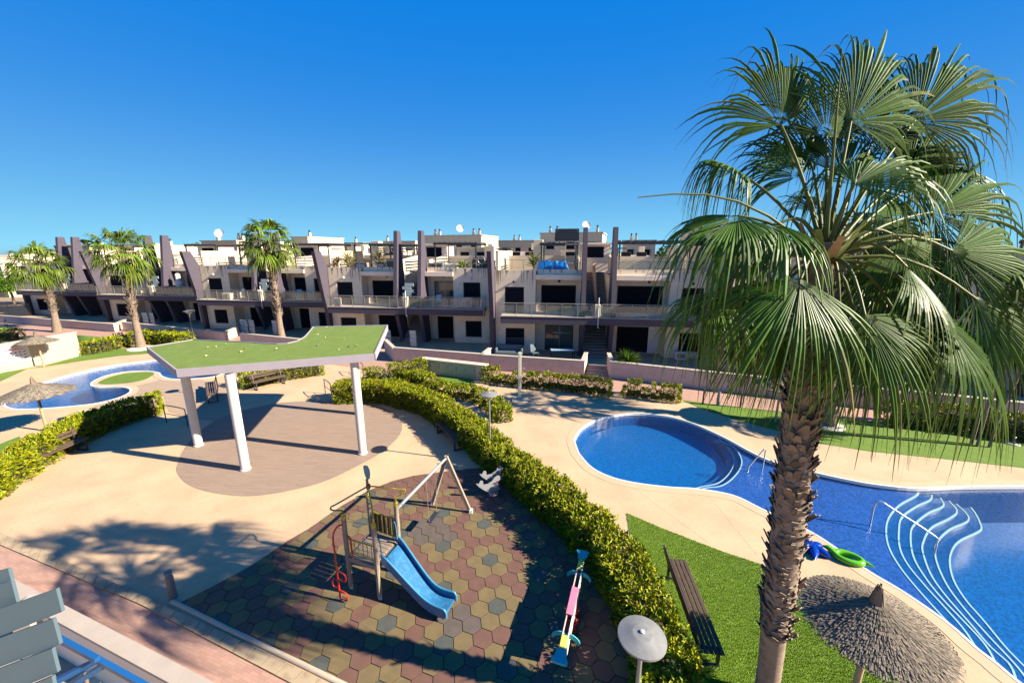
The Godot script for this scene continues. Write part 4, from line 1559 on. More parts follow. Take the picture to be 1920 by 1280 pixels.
# clipped hedge along the ground line p: uneven crown of leaves round an added dark core that blocks light, thin twigs where gappy
func hedge(called: String, label: String, p: PackedVector3Array, wide: float, tall: float, leaf_size: float, per_m: int, sd: int, tone := Color(0.16, 0.195, 0.008), young := 0.22, group := "clipped hedges", gap := 0.0) -> Node3D:
	var t := thing(called, label, "hedge", Vector3.ZERO, 0.0, group)
	var r := RandomNumberGenerator.new()
	r.seed = sd
	var nz := noise(sd, 0.55, 3)
	for i in p.size(): p[i].y = 0.0
	var line := spaced(p, 0.25)
	var core := MB.new()
	var b := MB.new()
	for i in line.size() - 1:
		var a := line[i]
		var c := line[i + 1]
		var d := (c - a).normalized()
		var s := Vector3(-d.z, 0, d.x)
		var bulge := 1.0 + nz.get_noise_2d(a.x * 2.0, a.z * 2.0) * 0.35
		var hgt := tall * (1.0 + nz.get_noise_2d(a.z * 1.7 + 40, a.x * 1.7) * 0.16)
		var hole := gap > 0.0 and nz.get_noise_2d(a.x * 3.1 + 9, a.z * 3.1) > 0.30 - gap
		if hole: hgt *= 0.55
		if i > 0 and i < line.size() - 2:
			if gap == 0.0: core.beam(a + Vector3(0, hgt * 0.36, 0), c + Vector3(0, hgt * 0.36, 0), wide * 0.42 * bulge, hgt * 0.66)  # solid dark box added inside the leaves to block light
			else: core.beam(a + Vector3(0, hgt * 0.2, 0), c + Vector3(0, hgt * (0.2 + r.randf() * 0.25), 0), 0.05, hgt * 0.4)
		var tail := i == 0 or i == line.size() - 2
		var n := int(per_m * 0.25 * (0.5 if hole else 1.0) * (1.8 if tail else 1.0))
		for k in n:
			var u := r.randf()
			# walk round the section: left face, top, right face
			var q := r.randf() * (2 * hgt + wide)
			var off: Vector3
			var out: Vector3
			var w := wide * bulge * 0.5
			if q < hgt:
				off = s * -w + Vector3(0, q, 0); out = -s + Vector3(0, 0.35, 0)
			elif q < hgt + wide:
				off = s * ((q - hgt) / wide * 2.0 - 1.0) * w + Vector3(0, hgt, 0); out = Vector3.UP
			else:
				off = s * w + Vector3(0, q - hgt - wide, 0); out = s + Vector3(0, 0.35, 0)
			if tail and r.randf() < 0.55:
				off = s * r.randf_range(-w, w) + Vector3(0, r.randf() * hgt, 0)
				out = (-d if i == 0 else d) + Vector3(0, 0.3, 0)
				u = r.randf() * 0.3 if i == 0 else 1.0 - r.randf() * 0.3
			var edge := absf(off.y / hgt)
			if edge > 0.86:
				off.x *= 0.9; off.z *= 0.9
			var pos := a.lerp(c, u) + off
			var lump := nz.get_noise_3d(pos.x * 4.0, pos.y * 4.0, pos.z * 4.0)
			pos += out.normalized() * (lump * 0.18 - r.randf() * 0.16 + 0.02) * minf(1.0, wide)
			if pos.y < 0.03: pos.y = 0.03
			var dir := (out.normalized() + Vector3(r.randf_range(-1, 1), r.randf_range(-0.5, 0.9), r.randf_range(-1, 1)) * 0.9).normalized()
			var nn := (Vector3.UP * 0.7 + Vector3(r.randf_range(-1, 1), r.randf_range(-0.4, 0.4), r.randf_range(-1, 1)) * 0.7).normalized()
			nn = (nn - dir * nn.dot(dir)).normalized()
			var z := leaf_size * r.randf_range(0.5, 1.45)
			leaf(b, pos, dir, nn, z, z * 0.55, hedge_leaf_color(r, tone, young))
		# shoots grown out of the clipped top since the last cut
		for k in int(per_m * 0.0035):
			var pos := a.lerp(c, r.randf()) + s * r.randf_range(-0.5, 0.5) * wide + Vector3(0, hgt * r.randf_range(0.85, 1.0), 0)
			var up := Vector3(r.randf_range(-0.4, 0.4), 1.0, r.randf_range(-0.4, 0.4)).normalized()
			var tall2 := r.randf_range(0.08, 0.24)
			for q in 6:
				var az := q * 2.4 + k
				var dir := (Vector3(cos(az), 0.7, sin(az))).normalized()
				leaf(b, pos + up * tall2 * q / 6.0, dir, up.cross(dir).cross(dir).normalized() * -1.0, leaf_size * r.randf_range(0.7, 1.2), leaf_size * 0.5, hedge_leaf_color(r, tone, young + 0.2))
	obj("light_block_twigs", core, M.hedge_core, t)
	obj("foliage", b, M.leaf, t)
	return t

func hedges():
	var g := "clipped hedges"
	hedge("hedge", "long clipped hedge curving from the pavilion past the playground to the lawn bench", smooth3(GP([628, 730, 700, 729, 760, 738, 810, 756, 850, 779, 890, 810, 940, 852, 1000, 896, 1050, 937, 1100, 980, 1145, 1027, 1185, 1090, 1222, 1168, 1248, 1240, 1262, 1330, 1268, 1450], 0.62), false, 4), 1.0, 0.96, 0.085, 2900, 101, Color(0.165, 0.20, 0.008), 0.25, g)
	hedge("hedge", "clipped hedge behind the long bench left of the pavilion", smooth3(GP([-90, 940, 0, 884, 60, 846, 130, 809, 200, 780, 260, 760, 300, 752], 0.55), false, 4), 0.95, 0.9, 0.10, 1700, 102, Color(0.165, 0.20, 0.008), 0.25, g)
	hedge("hedge", "clipped hedge behind the bench between pavilion and far pool", smooth3(GP([448, 712, 500, 702, 560, 693, 604, 686], 0.5), false, 4), 0.85, 0.85, 0.11, 900, 103, Color(0.165, 0.20, 0.008), 0.2, g)
	hedge("hedge", "ragged hedge in front of the green meter doors", smooth3(GP([738, 709, 775, 700, 806, 712, 836, 728, 885, 732, 912, 742, 936, 762, 942, 776], 0.45), false, 4), 0.8, 0.62, 0.10, 1200, 104, Color(0.15, 0.188, 0.008), 0.2, g, 0.06)
	hedge("hedge", "short bushy hedge left of the green meter doors", smooth3(GP([730, 700, 765, 694, 796, 688], 0.5), false, 4), 0.9, 1.0, 0.11, 900, 105, Color(0.16, 0.195, 0.008), 0.22, g)
	hedge("hedge", "little hedge stub by the pavilion's far column", smooth3(GP([684, 702, 700, 703, 716, 706], 0.4), false, 4), 0.7, 0.8, 0.10, 800, 106, Color(0.15, 0.188, 0.008), 0.2, g)
	hedge("hedge", "gappy hedge row behind the shower column", smooth3(GP([906, 700, 960, 708, 1020, 714, 1080, 720, 1146, 728], 0.45), false, 4), 0.7, 0.85, 0.10, 1250, 107, Color(0.15, 0.185, 0.008), 0.25, g, 0.10)
	hedge("hedge", "short gappy hedge below the spiky plant", smooth3(GP([1168, 727, 1220, 733, 1276, 740], 0.4), false, 4), 0.65, 0.8, 0.10, 1200, 108, Color(0.16, 0.195, 0.008), 0.3, g, 0.10)
	hedge("hedge", "dark hedge behind the far lawn right of the palm", smooth3(GP([1664, 775, 1750, 781, 1850, 793, 1990, 812], 0.5), false, 4), 0.9, 1.0, 0.11, 900, 109, Color(0.15, 0.188, 0.008), 0.2, g)
	hedge("hedge", "low hedge in the bed right of the white wall", smooth3(GP([152, 655, 190, 650, 232, 640], 0.4), false, 4), 1.0, 0.9, 0.15, 550, 110, Color(0.165, 0.20, 0.008), 0.25, g)
	hedge("hedge", "hedge round the foot of the leaning left palm", smooth3(GP([241, 638, 290, 634, 352, 640], 0.4), false, 4), 1.1, 1.0, 0.15, 550, 111, Color(0.165, 0.20, 0.008), 0.25, g)
	hedge("shrub", "low green shrub in the soil bed at the street", smooth3(GP([-30, 634, 0, 631, 32, 631], 0.3), false, 4), 1.2, 0.9, 0.16, 450, 112, Color(0.07, 0.12, 0.012), 0.2, "")

# one fan: blade of folded segments round the hub, drooping at the tips
func fan(b: MB, hub: Vector3, axis: Vector3, normal: Vector3, radius: float, segs: int, steps: int, spread: float, droop: float, r: RandomNumberGenerator, tone: Color, dry: float, fold := 0.30, ragged := 0.0):
	normal = (normal - axis * normal.dot(axis)).normalized()
	var side := normal.cross(axis)
	for i in segs:
		var f := (i + 0.5) / segs * 2.0 - 1.0
		var a := f * spread
		var dir := (axis * cos(a) + side * sin(a)).normalized()
		if r.randf() < ragged * 0.12: continue
		var len := radius * (1.0 - 0.22 * f * f) * r.randf_range(0.9 - 0.2 * ragged, 1.08)
		var half := spread / segs
		var across := (side * cos(a) - axis * sin(a)).normalized()
		var k := r.randf_range(0.7, 1.25)
		var old := r.randf() < dry
		var fall := droop * r.randf_range(0.75 - 0.35 * ragged, 1.3 + 0.5 * ragged)
		var split := r.randf_range(0.56 - 0.16 * ragged, 0.66)
		var prev := []
		var twist := r.randf_range(-0.25, 0.25)
		for s in steps + 1:
			var q := float(s) / steps
			var x := q * len
			# cupped toward the normal, then hanging
			var c := hub + dir * x + normal * (-fold * f * f * x + 0.04 * sin(q * PI) * radius)
			var hang := maxf(0.0, q - 0.42) / 0.58
			c += Vector3.DOWN * hang * hang * fall * len - dir * hang * hang * len * 0.33 * fall
			var w := x * half * 1.12
			if q > split: w = split * len * half * pow(1.0 - (q - split) / (1.0 - split), 0.8)
			w = maxf(w, 0.002)
			var ac := (across + normal * twist * hang).normalized()
			var ridge := normal * w * (0.65 if i % 2 == 0 else 0.5)
			prev.append([c - ac * w, c + ridge, c + ac * w])
		for s in steps:
			var q := float(s) / steps
			var col := Color(tone.r * k, tone.g * k, tone.b * k)
			if old: col = col.lerp(Color(0.24, 0.18, 0.07), clampf((q - 0.45) * 1.8, 0, 0.9))
			elif q > 0.75: col = col.lerp(Color(0.09, 0.11, 0.015), 0.3)
			b.col = col
			var p: Array = prev[s]
			var n: Array = prev[s + 1]
			if s > 0: b.tri(p[0], p[1], n[1])
			b.tri(p[0], n[1], n[0])
			b.tri(p[1], p[2], n[1])
			if s > 0: b.tri(p[2], n[2], n[1])

func petiole(from: Vector3, to: Vector3, sag: float, r0: float, r1: float, sides := 5) -> MB:
	var b := MB.new()
	var p := PackedVector3Array()
	var rr := []
	for i in 7:
		var t := i / 6.0
		var q := from.lerp(to, t)
		q.y += sin(t * PI) * sag
		p.append(q); rr.append(lerpf(r0, r1, t))
	b.col = Color(0.085, 0.10, 0.022)
	b.tube(p, rr, sides)
	return b

func trunk_mesh(line: PackedVector3Array, radii: Array, sides: int, sd: int) -> MB:
	var b := MB.new()
	var r := RandomNumberGenerator.new()
	r.seed = sd
	var p := PackedVector3Array()
	var rr := []
	var n := line.size() * 6
	var fine := resample(line, n)
	for i in n:
		var f := float(i) / (n - 1) * (radii.size() - 1)
		var k := mini(int(f), radii.size() - 2)
		p.append(fine[i])
		rr.append(lerpf(radii[k], radii[k + 1], f - k) * (1.0 + (0.035 if i % 2 == 0 else -0.03) + r.randf_range(-0.015, 0.015)))
	b.tube(p, rr, sides)
	return b

func palms():
	turf_blades()
	big_palm()
	small_palm("fan palm with slanting trunk at the street's far end", [[107, 622], [101, 590], [94, 560], [84, 535], [76, 513], [71, 494]], 0.0, 0.28, 201, 2.5, 30)
	small_palm("fan palm leaning over the hedge right of the white wall", [[264, 652], [256, 615], [248, 580], [243, 545], [236, 512], [229, 472]], 0.0, 0.26, 202, 2.55, 30)
	small_palm("tall fan palm in front of the house with the white planter", [[530, 646], [524, 610], [520, 575], [514, 540], [508, 500], [502, 456]], 0.0, 0.26, 203, 2.6, 30)
	small_palm("fan palm in gravel ring on the far lawn behind the big palm", [[1553, 797], [1556, 740], [1562, 680], [1572, 620], [1584, 560], [1598, 500]], 0.0, 0.24, 204, 2.4, 24)
	var ring := MB.new()
	ring.lathe([Vector2(0.0, 0.05), Vector2(0.55, 0.05), Vector2(0.62, 0.02), Vector2(0.64, 0.0)], 24, G(1553, 797))
	solo("gravel_ring", ring, M.gravel, "white gravel ring round the palm on the far lawn", "gravel bed")
	ring = MB.new()
	ring.lathe([Vector2(0.0, 0.10), Vector2(0.8, 0.10), Vector2(0.9, 0.05), Vector2(0.92, 0.0)], 24, G(264, 654))
	solo("gravel_ring", ring, M.gravel, "white gravel ring round the leaning left palm", "gravel bed")
	reed_palm()
	leafy_tree("leafy green tree on the dry lot at the street's far end", G(26, 572), 4.6, 6.4, 9000, 301, Color(0.085, 0.16, 0.015))
	leafy_tree("second leafy green tree farther along the dry lot", G(-30, 560), 4.0, 5.6, 5000, 302, Color(0.075, 0.15, 0.015))

func small_palm(label: String, px: Array, z_fix: float, rad: float, sd: int, reach: float, fronds: int):
	var base := G(px[0][0], px[0][1])
	var line := PackedVector3Array()
	for q in px:
		var d := ray(q[0], q[1])
		line.append(EYE + d * (base.z / d.z))
	line[0] = base
	var t := thing("fan_palm", label, "palm", Vector3.ZERO, 0.0, "fan palms")
	obj("trunk", trunk_mesh(smooth3(line, false, 3), [rad * 1.35, rad * 0.9, rad * 0.75, rad * 0.72, rad * 0.85, rad * 0.9], 12, sd), M.bark, t)
	var top := line[line.size() - 1]
	var r := RandomNumberGenerator.new()
	r.seed = sd
	boots(t, line, 0.30, 1.0, rad * 0.8, 240, 0.20, r)
	for i in fronds:
		var e := lerpf(1.35, -0.95, pow(float(i) / fronds, 0.85))
		var az := i * 2.399963 + r.randf_range(-0.3, 0.3)
		var d := Vector3(cos(az) * cos(e), sin(e), sin(az) * cos(e))
		var pl := reach * r.randf_range(0.42, 0.55)
		var hub := top + d * pl + Vector3(0, -0.10, 0)
		var b := petiole(top, hub, 0.10, 0.035, 0.02, 4)
		var ax := (d + Vector3(0, -0.18, 0)).normalized()
		var nn := Vector3.UP * 0.8 + d * 0.6
		if e < -0.2: nn = d + Vector3.UP * 0.3
		fan(b, hub, ax, nn, reach * r.randf_range(0.5, 0.62), 20, 5, 1.45, r.randf_range(0.25, 0.6), r, Color(0.078, 0.122, 0.010) * r.randf_range(0.6, 1.4), 0.10, 0.35, 0.6)
		obj("frond", b, M.fan, t)

# stubs of old leaf stalks clothing a trunk between the shares f0 and f1 of its length
func boots(t: Node, line: PackedVector3Array, f0: float, f1: float, rad: float, n: int, size: float, r: RandomNumberGenerator):
	var fine := resample(smooth3(line, false, 4), 60)
	for part in 3:
		var b := MB.new()
		for i in n / 3:
			var f := lerpf(f0, f1, (i + r.randf() * 0.8) * 3.0 / n)
			var c := fine[clampi(int(f * 59), 0, 59)]
			var az := (i * 3 + part) * 2.399963 + r.randf_range(-0.3, 0.3)
			var o := Vector3(cos(az), 0, sin(az))
			var s := Vector3(-o.z, 0, o.x)
			var w := size * r.randf_range(0.3, 0.75)
			var l := size * r.randf_range(0.5, 1.7)
			var p := c + o * rad * 0.9
			var lean := r.randf_range(0.0, 0.75)
			var tip := p + Vector3(0, l, 0) + o * l * lean + s * r.randf_range(-0.75, 0.75) * l
			var k := r.randf_range(0.55, 1.35)
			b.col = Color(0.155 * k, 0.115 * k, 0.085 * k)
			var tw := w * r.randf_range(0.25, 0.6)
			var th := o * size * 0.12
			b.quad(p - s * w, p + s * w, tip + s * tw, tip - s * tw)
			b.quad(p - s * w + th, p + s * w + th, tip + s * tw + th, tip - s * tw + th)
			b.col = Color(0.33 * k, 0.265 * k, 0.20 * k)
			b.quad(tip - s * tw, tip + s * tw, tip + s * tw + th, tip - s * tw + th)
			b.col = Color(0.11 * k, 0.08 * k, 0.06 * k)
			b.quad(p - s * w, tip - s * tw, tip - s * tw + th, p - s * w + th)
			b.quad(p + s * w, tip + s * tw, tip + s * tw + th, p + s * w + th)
		obj("stalk_stubs", b, M.boot, t).set_meta("kind", "stuff")

func PZ(x: float, y: float, z: float) -> Vector3:
	var d := ray(x, y)
	return EYE + d * (z / d.z)

func big_palm():
	var z0 := -4.68
	var t := thing("fan_palm", "big fan palm with shaggy stubbed trunk rising from the lawn", "palm", Vector3.ZERO, 0.0, "fan palms")
	var line := PackedVector3Array()
	for q in [[1430, 1356], [1440, 1280], [1452, 1180], [1466, 1080], [1477, 1000], [1485, 920], [1493, 850], [1504, 760], [1517, 680], [1531, 590], [1543, 510], [1549, 455]]:
		line.append(PZ(q[0], q[1], z0))
	line[0].y = 0.0
	obj("trunk", trunk_mesh(smooth3(line, false, 3), [0.19, 0.165, 0.155, 0.16, 0.19, 0.195, 0.19, 0.185, 0.175, 0.16, 0.14, 0.12], 18, 9), M.bark, t)
	var r := RandomNumberGenerator.new()
	r.seed = 41
	boots(t, line, 0.27, 0.93, 0.18, 990, 0.105, r)
	var top := PZ(1546, 486, z0)
	# fronds: hub pixel, depth offset towards (-) or away (+) from the lens, tip pixel, its depth offset, radius, droop, facing
	var fr := [
		[1465, 234, 0.1, 1418, 90, 0.0, 1.2, 0.6, 0], [1596, 228, -0.1, 1692, 45, 0.1, 1.4, 0.42, 0], [1716, 226, 0.2, 1885, 60, 0.3, 1.45, 0.6, 0],
		[1550, 256, 0.4, 1542, 105, 0.5, 1.15, 0.55, 0], [1645, 250, 0.5, 1768, 105, 0.7, 1.25, 0.65, 0], [1384, 322, 0.2, 1275, 290, 0.1, 0.9, 0.9, 1],
		[1602, 346, -0.5, 1748, 270, -0.4, 1.15, 0.85, 1], [1700, 330, 0.5, 1850, 262, 0.6, 1.2, 0.85, 0], [1520, 300, 0.6, 1440, 200, 0.9, 1.1, 0.8, 0],
		[1384, 404, -0.2, 1262, 520, -0.5, 1.25, 0.75, 1], [1748, 398, 0.3, 1945, 385, 0.5, 1.5, 0.5, 0], [1694, 452, -0.2, 1765, 640, -0.2, 1.2, 0.4, 0],
		[1785, 470, -0.3, 1925, 560, -0.3, 1.35, 0.45, 0], [1430, 470, 0.5, 1318, 545, 0.8, 1.2, 0.7, 2], [1420, 525, 0.3, 1315, 700, 0.3, 1.2, 0.45, 2],
		[1502, 522, -0.75, 1440, 760, -1.0, 1.4, 0.25, 2], [1622, 590, -0.75, 1722, 770, -0.95, 1.25, 0.3, 2], [1772, 602, -0.5, 1915, 775, -0.5, 1.4, 0.35, 2],
		[1342, 548, -0.1, 1265, 700, -0.3, 1.0, 0.5, 2], [1480, 590, 0.2, 1395, 760, 0.2, 1.15, 0.4, 2], [1560, 610, 0.25, 1590, 780, 0.3, 1.1, 0.4, 2],
		[1690, 610, -0.35, 1780, 800, -0.35, 1.25, 0.4, 2], [1830, 560, -0.4, 1960, 720, -0.4, 1.3, 0.35, 0], [1575, 575, -0.35, 1556, 760, -0.45, 1.05, 0.3, 2],
		[1540, 400, 1.0, 1500, 330, 1.9, 1.0, 0.8, 1], [1640, 420, 0.9, 1720, 400, 1.7, 1.15, 0.8, 1], [1590, 540, 1.0, 1620, 640, 1.8, 1.0, 0.6, 2],
		[1450, 560, 0.8, 1380, 640, 1.4, 1.1, 0.6, 2], [1730, 560, 0.0, 1820, 660, 0.1, 1.2, 0.6, 2], [1640, 500, 0.1, 1700, 620, 0.2, 1.15, 0.5, 2], [1760, 320, 0.8, 1880, 330, 1.2, 1.1, 0.8, 1],
		[1500, 330, 0.5, 1430, 260, 0.7, 0.95, 0.8, 0], [1580, 330, 0.5, 1600, 230, 0.7, 1.0, 0.6, 0], [1660, 300, 0.6, 1750, 210, 0.8, 1.05, 0.7, 0], [1640, 410, 0.4, 1740, 450, 0.5, 1.05, 0.7, 0],
		[1460, 420, -0.3, 1370, 500, -0.6, 1.15, 0.6, 1], [1700, 500, -0.45, 1800, 640, -0.55, 1.25, 0.5, 2], [1430, 600, 0.5, 1350, 760, 0.6, 1.15, 0.4, 2], [1610, 640, -0.3, 1640, 810, -0.3, 1.1, 0.35, 2], [1860, 480, 0.0, 1990, 560, 0.0, 1.3, 0.5, 1]]
	var i := 0
	for f in fr:
		var depth: float = 4.75
		var hub := PD(f[0], f[1], depth + f[2])
		var tip := PD(f[3], f[4], depth + f[5])
		var ax := (tip - hub).normalized()
		var b := MB.new()
		# blade faces up and away from the crown
		var out := (hub - top).normalized()
		var nn := Vector3(0.12, 0.35, 0.93)
		if f[8] == 1: nn = (Vector3.UP * 0.8 + out * 0.35 + Vector3(0.2, 0, 0.4)).normalized()
		if f[8] == 2: nn = (out * 0.7 + Vector3(0.15, 0.4, 0.55)).normalized()
		var tone := Color(0.040, 0.088, 0.006) * r.randf_range(0.85, 1.2)
		fan(b, hub, ax, nn, f[6] * [1.3, 1.05, 1.02][f[8]], 54, 9, [1.45, 1.6, 1.3][f[8]], f[7] * [0.6, 0.85, 0.9][f[8]], r, tone, 0.07, 0.34, 0.7)
		var o := obj("frond", b, M.fan, t)
		obj("petiole", petiole(top + (hub - top) * 0.04, hub, 0.10 if f[1] < 420 else 0.22, 0.027, 0.014, 6), M.fan, o)
		i += 1
	# bare stalk and spears
	obj("bare_stalk", petiole(top, PZ(1196, 370, z0 + 0.2), 0.30, 0.022, 0.006, 5), M.fan, t)
	obj("spear_leaf", petiole(top, PZ(1580, 90, z0), 0.0, 0.03, 0.003, 5), M.fan, t)
	for k in 10:
		var az := k * 0.63
		var b := MB.new()
		b.col = Color(0.30, 0.20, 0.10) if k % 2 else Color(0.16, 0.2, 0.05)
		var e := top + Vector3(cos(az) * 0.35, 0.25 + 0.08 * (k % 3), sin(az) * 0.35)
		var s := Vector3(-sin(az), 0, cos(az))
		b.quad(top + Vector3(cos(az), 0, sin(az)) * 0.12 - s * 0.07, top + Vector3(cos(az), 0, sin(az)) * 0.12 + s * 0.07, e + s * 0.03, e - s * 0.03)
		obj("leaf_base", b, M.boot, t)

func reed_palm():
	# slender palm at the right edge with arching pale leaflets
	var base := G(1838, 836)
	var t := thing("reed_palm", "slender palm with many arching yellow green leaflets by the far lawn", "palm", base)
	var r := RandomNumberGenerator.new()
	r.seed = 77
	for s in 4:
		var b := MB.new()
		var o := Vector3(r.randf_range(-0.3, 0.3), 0, r.randf_range(-0.3, 0.3))
		var topp := o * 2.0 + Vector3(0.25 * s - 0.3, 3.6 + 0.5 * s, 0)
		b.tube(curve([o, o * 1.2 + Vector3(0, 1.5, 0), topp]), 0.05, 6)
		obj("stem", b, M.bark, t)
		for k in 11:
			var az := k * 2.399963 + s
			var e := r.randf_range(0.15, 1.2)
			var d := Vector3(cos(az) * cos(e), sin(e), sin(az) * cos(e))
			var len := r.randf_range(1.3, 1.9)
			var f := MB.new()
			var pts := PackedVector3Array()
			for i in 10:
				var q := i / 9.0
				pts.append(topp + d * len * q + Vector3.DOWN * q * q * len * 0.75)
			f.col = Color(0.16, 0.2, 0.04)
			f.tube(pts, 0.012, 4)
			var kk := r.randf_range(0.75, 1.35)
			for i in range(1, 10):
				var td := (pts[i] - pts[i - 1]).normalized()
				for sg in [-1.0, 1.0]:
					for h in 3:
						var sd: Vector3 = td.cross(Vector3.UP).normalized() * sg
						var pp := pts[i - 1].lerp(pts[i], h / 3.0)
						var dir: Vector3 = (sd + td * 0.6 + Vector3.DOWN * r.randf_range(0.2, 0.9)).normalized()
						leaf(f, pp, dir, Vector3.UP, r.randf_range(0.35, 0.6), 0.05, Color(0.15 * kk, 0.20 * kk, 0.02))
			obj("frond", f, M.fan, t)

func leafy_tree(label: String, base: Vector3, tall: float, wide: float, n: int, sd: int, tone: Color):
	var t := thing("leafy_tree", label, "tree", base, 0.0, "trees on the dry lot")
	var r := RandomNumberGenerator.new()
	r.seed = sd
	var tr := MB.new()
	tr.tube(curve([Vector3.ZERO, Vector3(0.1, tall * 0.3, 0), Vector3(-0.1, tall * 0.55, 0.1)]), 0.14, 8)
	var lobes := []
	for i in 12:
		var a := r.randf() * TAU
		var c := Vector3(cos(a) * r.randf_range(0.2, 0.42) * wide, tall * r.randf_range(0.5, 0.95), sin(a) * r.randf_range(0.2, 0.4) * wide)
		lobes.append([c, r.randf_range(0.5, 1.0) * wide * 0.22])
		tr.tube(PackedVector3Array([Vector3(-0.1, tall * 0.5, 0.1), c]), 0.05, 5)
	obj("trunk", tr, M.bark, t)
	var b := MB.new()
	for i in n:
		var l: Array = lobes[i % lobes.size()]
		var d := Vector3(r.randf_range(-1, 1), r.randf_range(-0.7, 1), r.randf_range(-1, 1)).normalized()
		var p: Vector3 = l[0] + d * l[1] * r.randf_range(0.55, 1.1)
		var k := r.randf_range(0.55, 1.4)
		leaf(b, p, (d + Vector3(r.randf_range(-1, 1), r.randf_range(-1, 1), r.randf_range(-1, 1)) * 0.7).normalized(), (Vector3.UP + d * 0.5).normalized(), r.randf_range(0.16, 0.30), 0.13, Color(tone.r * k, tone.g * k, tone.b * k))
	obj("crown", b, M.leaf, t)

# short blades standing in the nearest lawn
func turf_blades():
	var b := MB.new()
	for k in 4:
		var a := k * 1.7
		var d := Vector3(cos(a), 0, sin(a))
		var s := Vector3(-d.z, 0, d.x) * 0.004
		b.tri(d * 0.008 - s, d * 0.008 + s, d * 0.020 + Vector3(0, 0.013, 0))
	var mm := MultiMesh.new()
	mm.transform_format = MultiMesh.TRANSFORM_3D
	mm.use_colors = true
	mm.mesh = b.mesh()
	var poly := flat(GP(LAWN))
	var r := RandomNumberGenerator.new()
	r.seed = 900
	var spots := []
	while spots.size() < 60000:
		var p := Vector2(r.randf_range(1.8, 9.0), r.randf_range(-10.2, -3.6))
		if Geometry2D.is_point_in_polygon(p, poly): spots.append(p)
	mm.instance_count = spots.size()
	for i in spots.size():
		var p: Vector2 = spots[i]
		mm.set_instance_transform(i, Transform3D(Basis(Vector3.UP, r.randf() * TAU).scaled(Vector3.ONE * r.randf_range(0.8, 1.5)), Vector3(p.x, 0.012, p.y)))
		var k := r.randf_range(0.6, 1.35)
		mm.set_instance_color(i, Color(0.155 * k, 0.26 * k, 0.008 * k))
	var o := MultiMeshInstance3D.new()
	o.multimesh = mm
	o.material_override = M.leaf
	o.name = numbered("turf_blades")
	add_child(o)
	tag(o, "short blades of the artificial turf round the big palm", "grass")
	o.set_meta("kind", "stuff")

# ---------------------------------------------------------------- buildings behind the row
func far_house(label: String, x0: float, x1: float, base_y: float, top_y: float, dist: float, chim: Array, dish := -1.0):
	# pixel span of the front at a distance; the height follows from the pixel row of its top
	var a := EYE + ray(x0, top_y) * (dist / Vector2(ray(x0, top_y).x, ray(x0, top_y).z).length())
	var c := EYE + ray(x1, top_y) * (dist / Vector2(ray(x1, top_y).x, ray(x1, top_y).z).length())
	var w := Vector2(a.x - c.x, a.z - c.z).length()
	var h := a.y
	var at := Vector3((a.x + c.x) / 2, 0, (a.z + c.z) / 2)
	var t := thing("far_house", label, "house", at, deg_to_rad(-17), "houses behind the row")
	var b := MB.new()
	b.span(Vector3(-w / 2, 0, 0), Vector3(w / 2, h, -9))
	obj("wall", b, M.cream, t)
	b = MB.new()
	b.span(Vector3(-w / 2 - 0.15, h, 0.15), Vector3(w / 2 + 0.15, h + 0.18, -9.1))
	obj("cornice", b, M.cap, t)
	var n := maxi(2, int(w / 2.6))
	for fl in [h - 1.9, h - 4.9]:
		for i in n:
			b = MB.new()
			var x := -w / 2 + w * (i + 0.5) / n
			b.cbox(Vector3(x, fl, 0.0), Vector3(w / n * 0.45, 1.3, 0.1), 0.02)
			var f := obj("window", b, M.cap, t)
			b = MB.new()
			b.box(Vector3(x, fl, 0.055), Vector3(w / n * 0.45 - 0.2, 1.1, 0.02))
			obj("pane", b, M.shutter, f)
	for q in chim:
		b = MB.new()
		var x: float = -w / 2 + w * q
		b.cbox(Vector3(x, h + 0.5, -2.0), Vector3(0.42, 0.8, 0.42), 0.03)
		var ch := obj("chimney", b, M.cream, t)
		b = MB.new()
		b.lathe([Vector2(0.13, h + 0.9), Vector2(0.13, h + 1.2), Vector2(0.2, h + 1.24), Vector2(0.05, h + 1.36)], 8, Vector3(x, 0, -2.0))
		obj("chimney_pot", b, M.dark_metal, ch)
	if dish >= 0.0:
		b = MB.new()
		var x := -w / 2 + w * dish
		b.rod(Vector3(x, h, -1.0), Vector3(x, h + 1.3, -1.0), 0.05, 6)
		var mast := obj("dish_mast", b, M.steel, t)
		b = MB.new()
		b.lathe([Vector2(0.0, 0.0), Vector2(0.3, 0.03), Vector2(0.5, 0.1), Vector2(0.68, 0.21)], 18, Vector3(x, h + 1.25, -0.85), Basis(Vector3(1, 0, 0), 1.2).rotated(Vector3.UP, 0.5))
		obj("dish", b, M.white, mast)

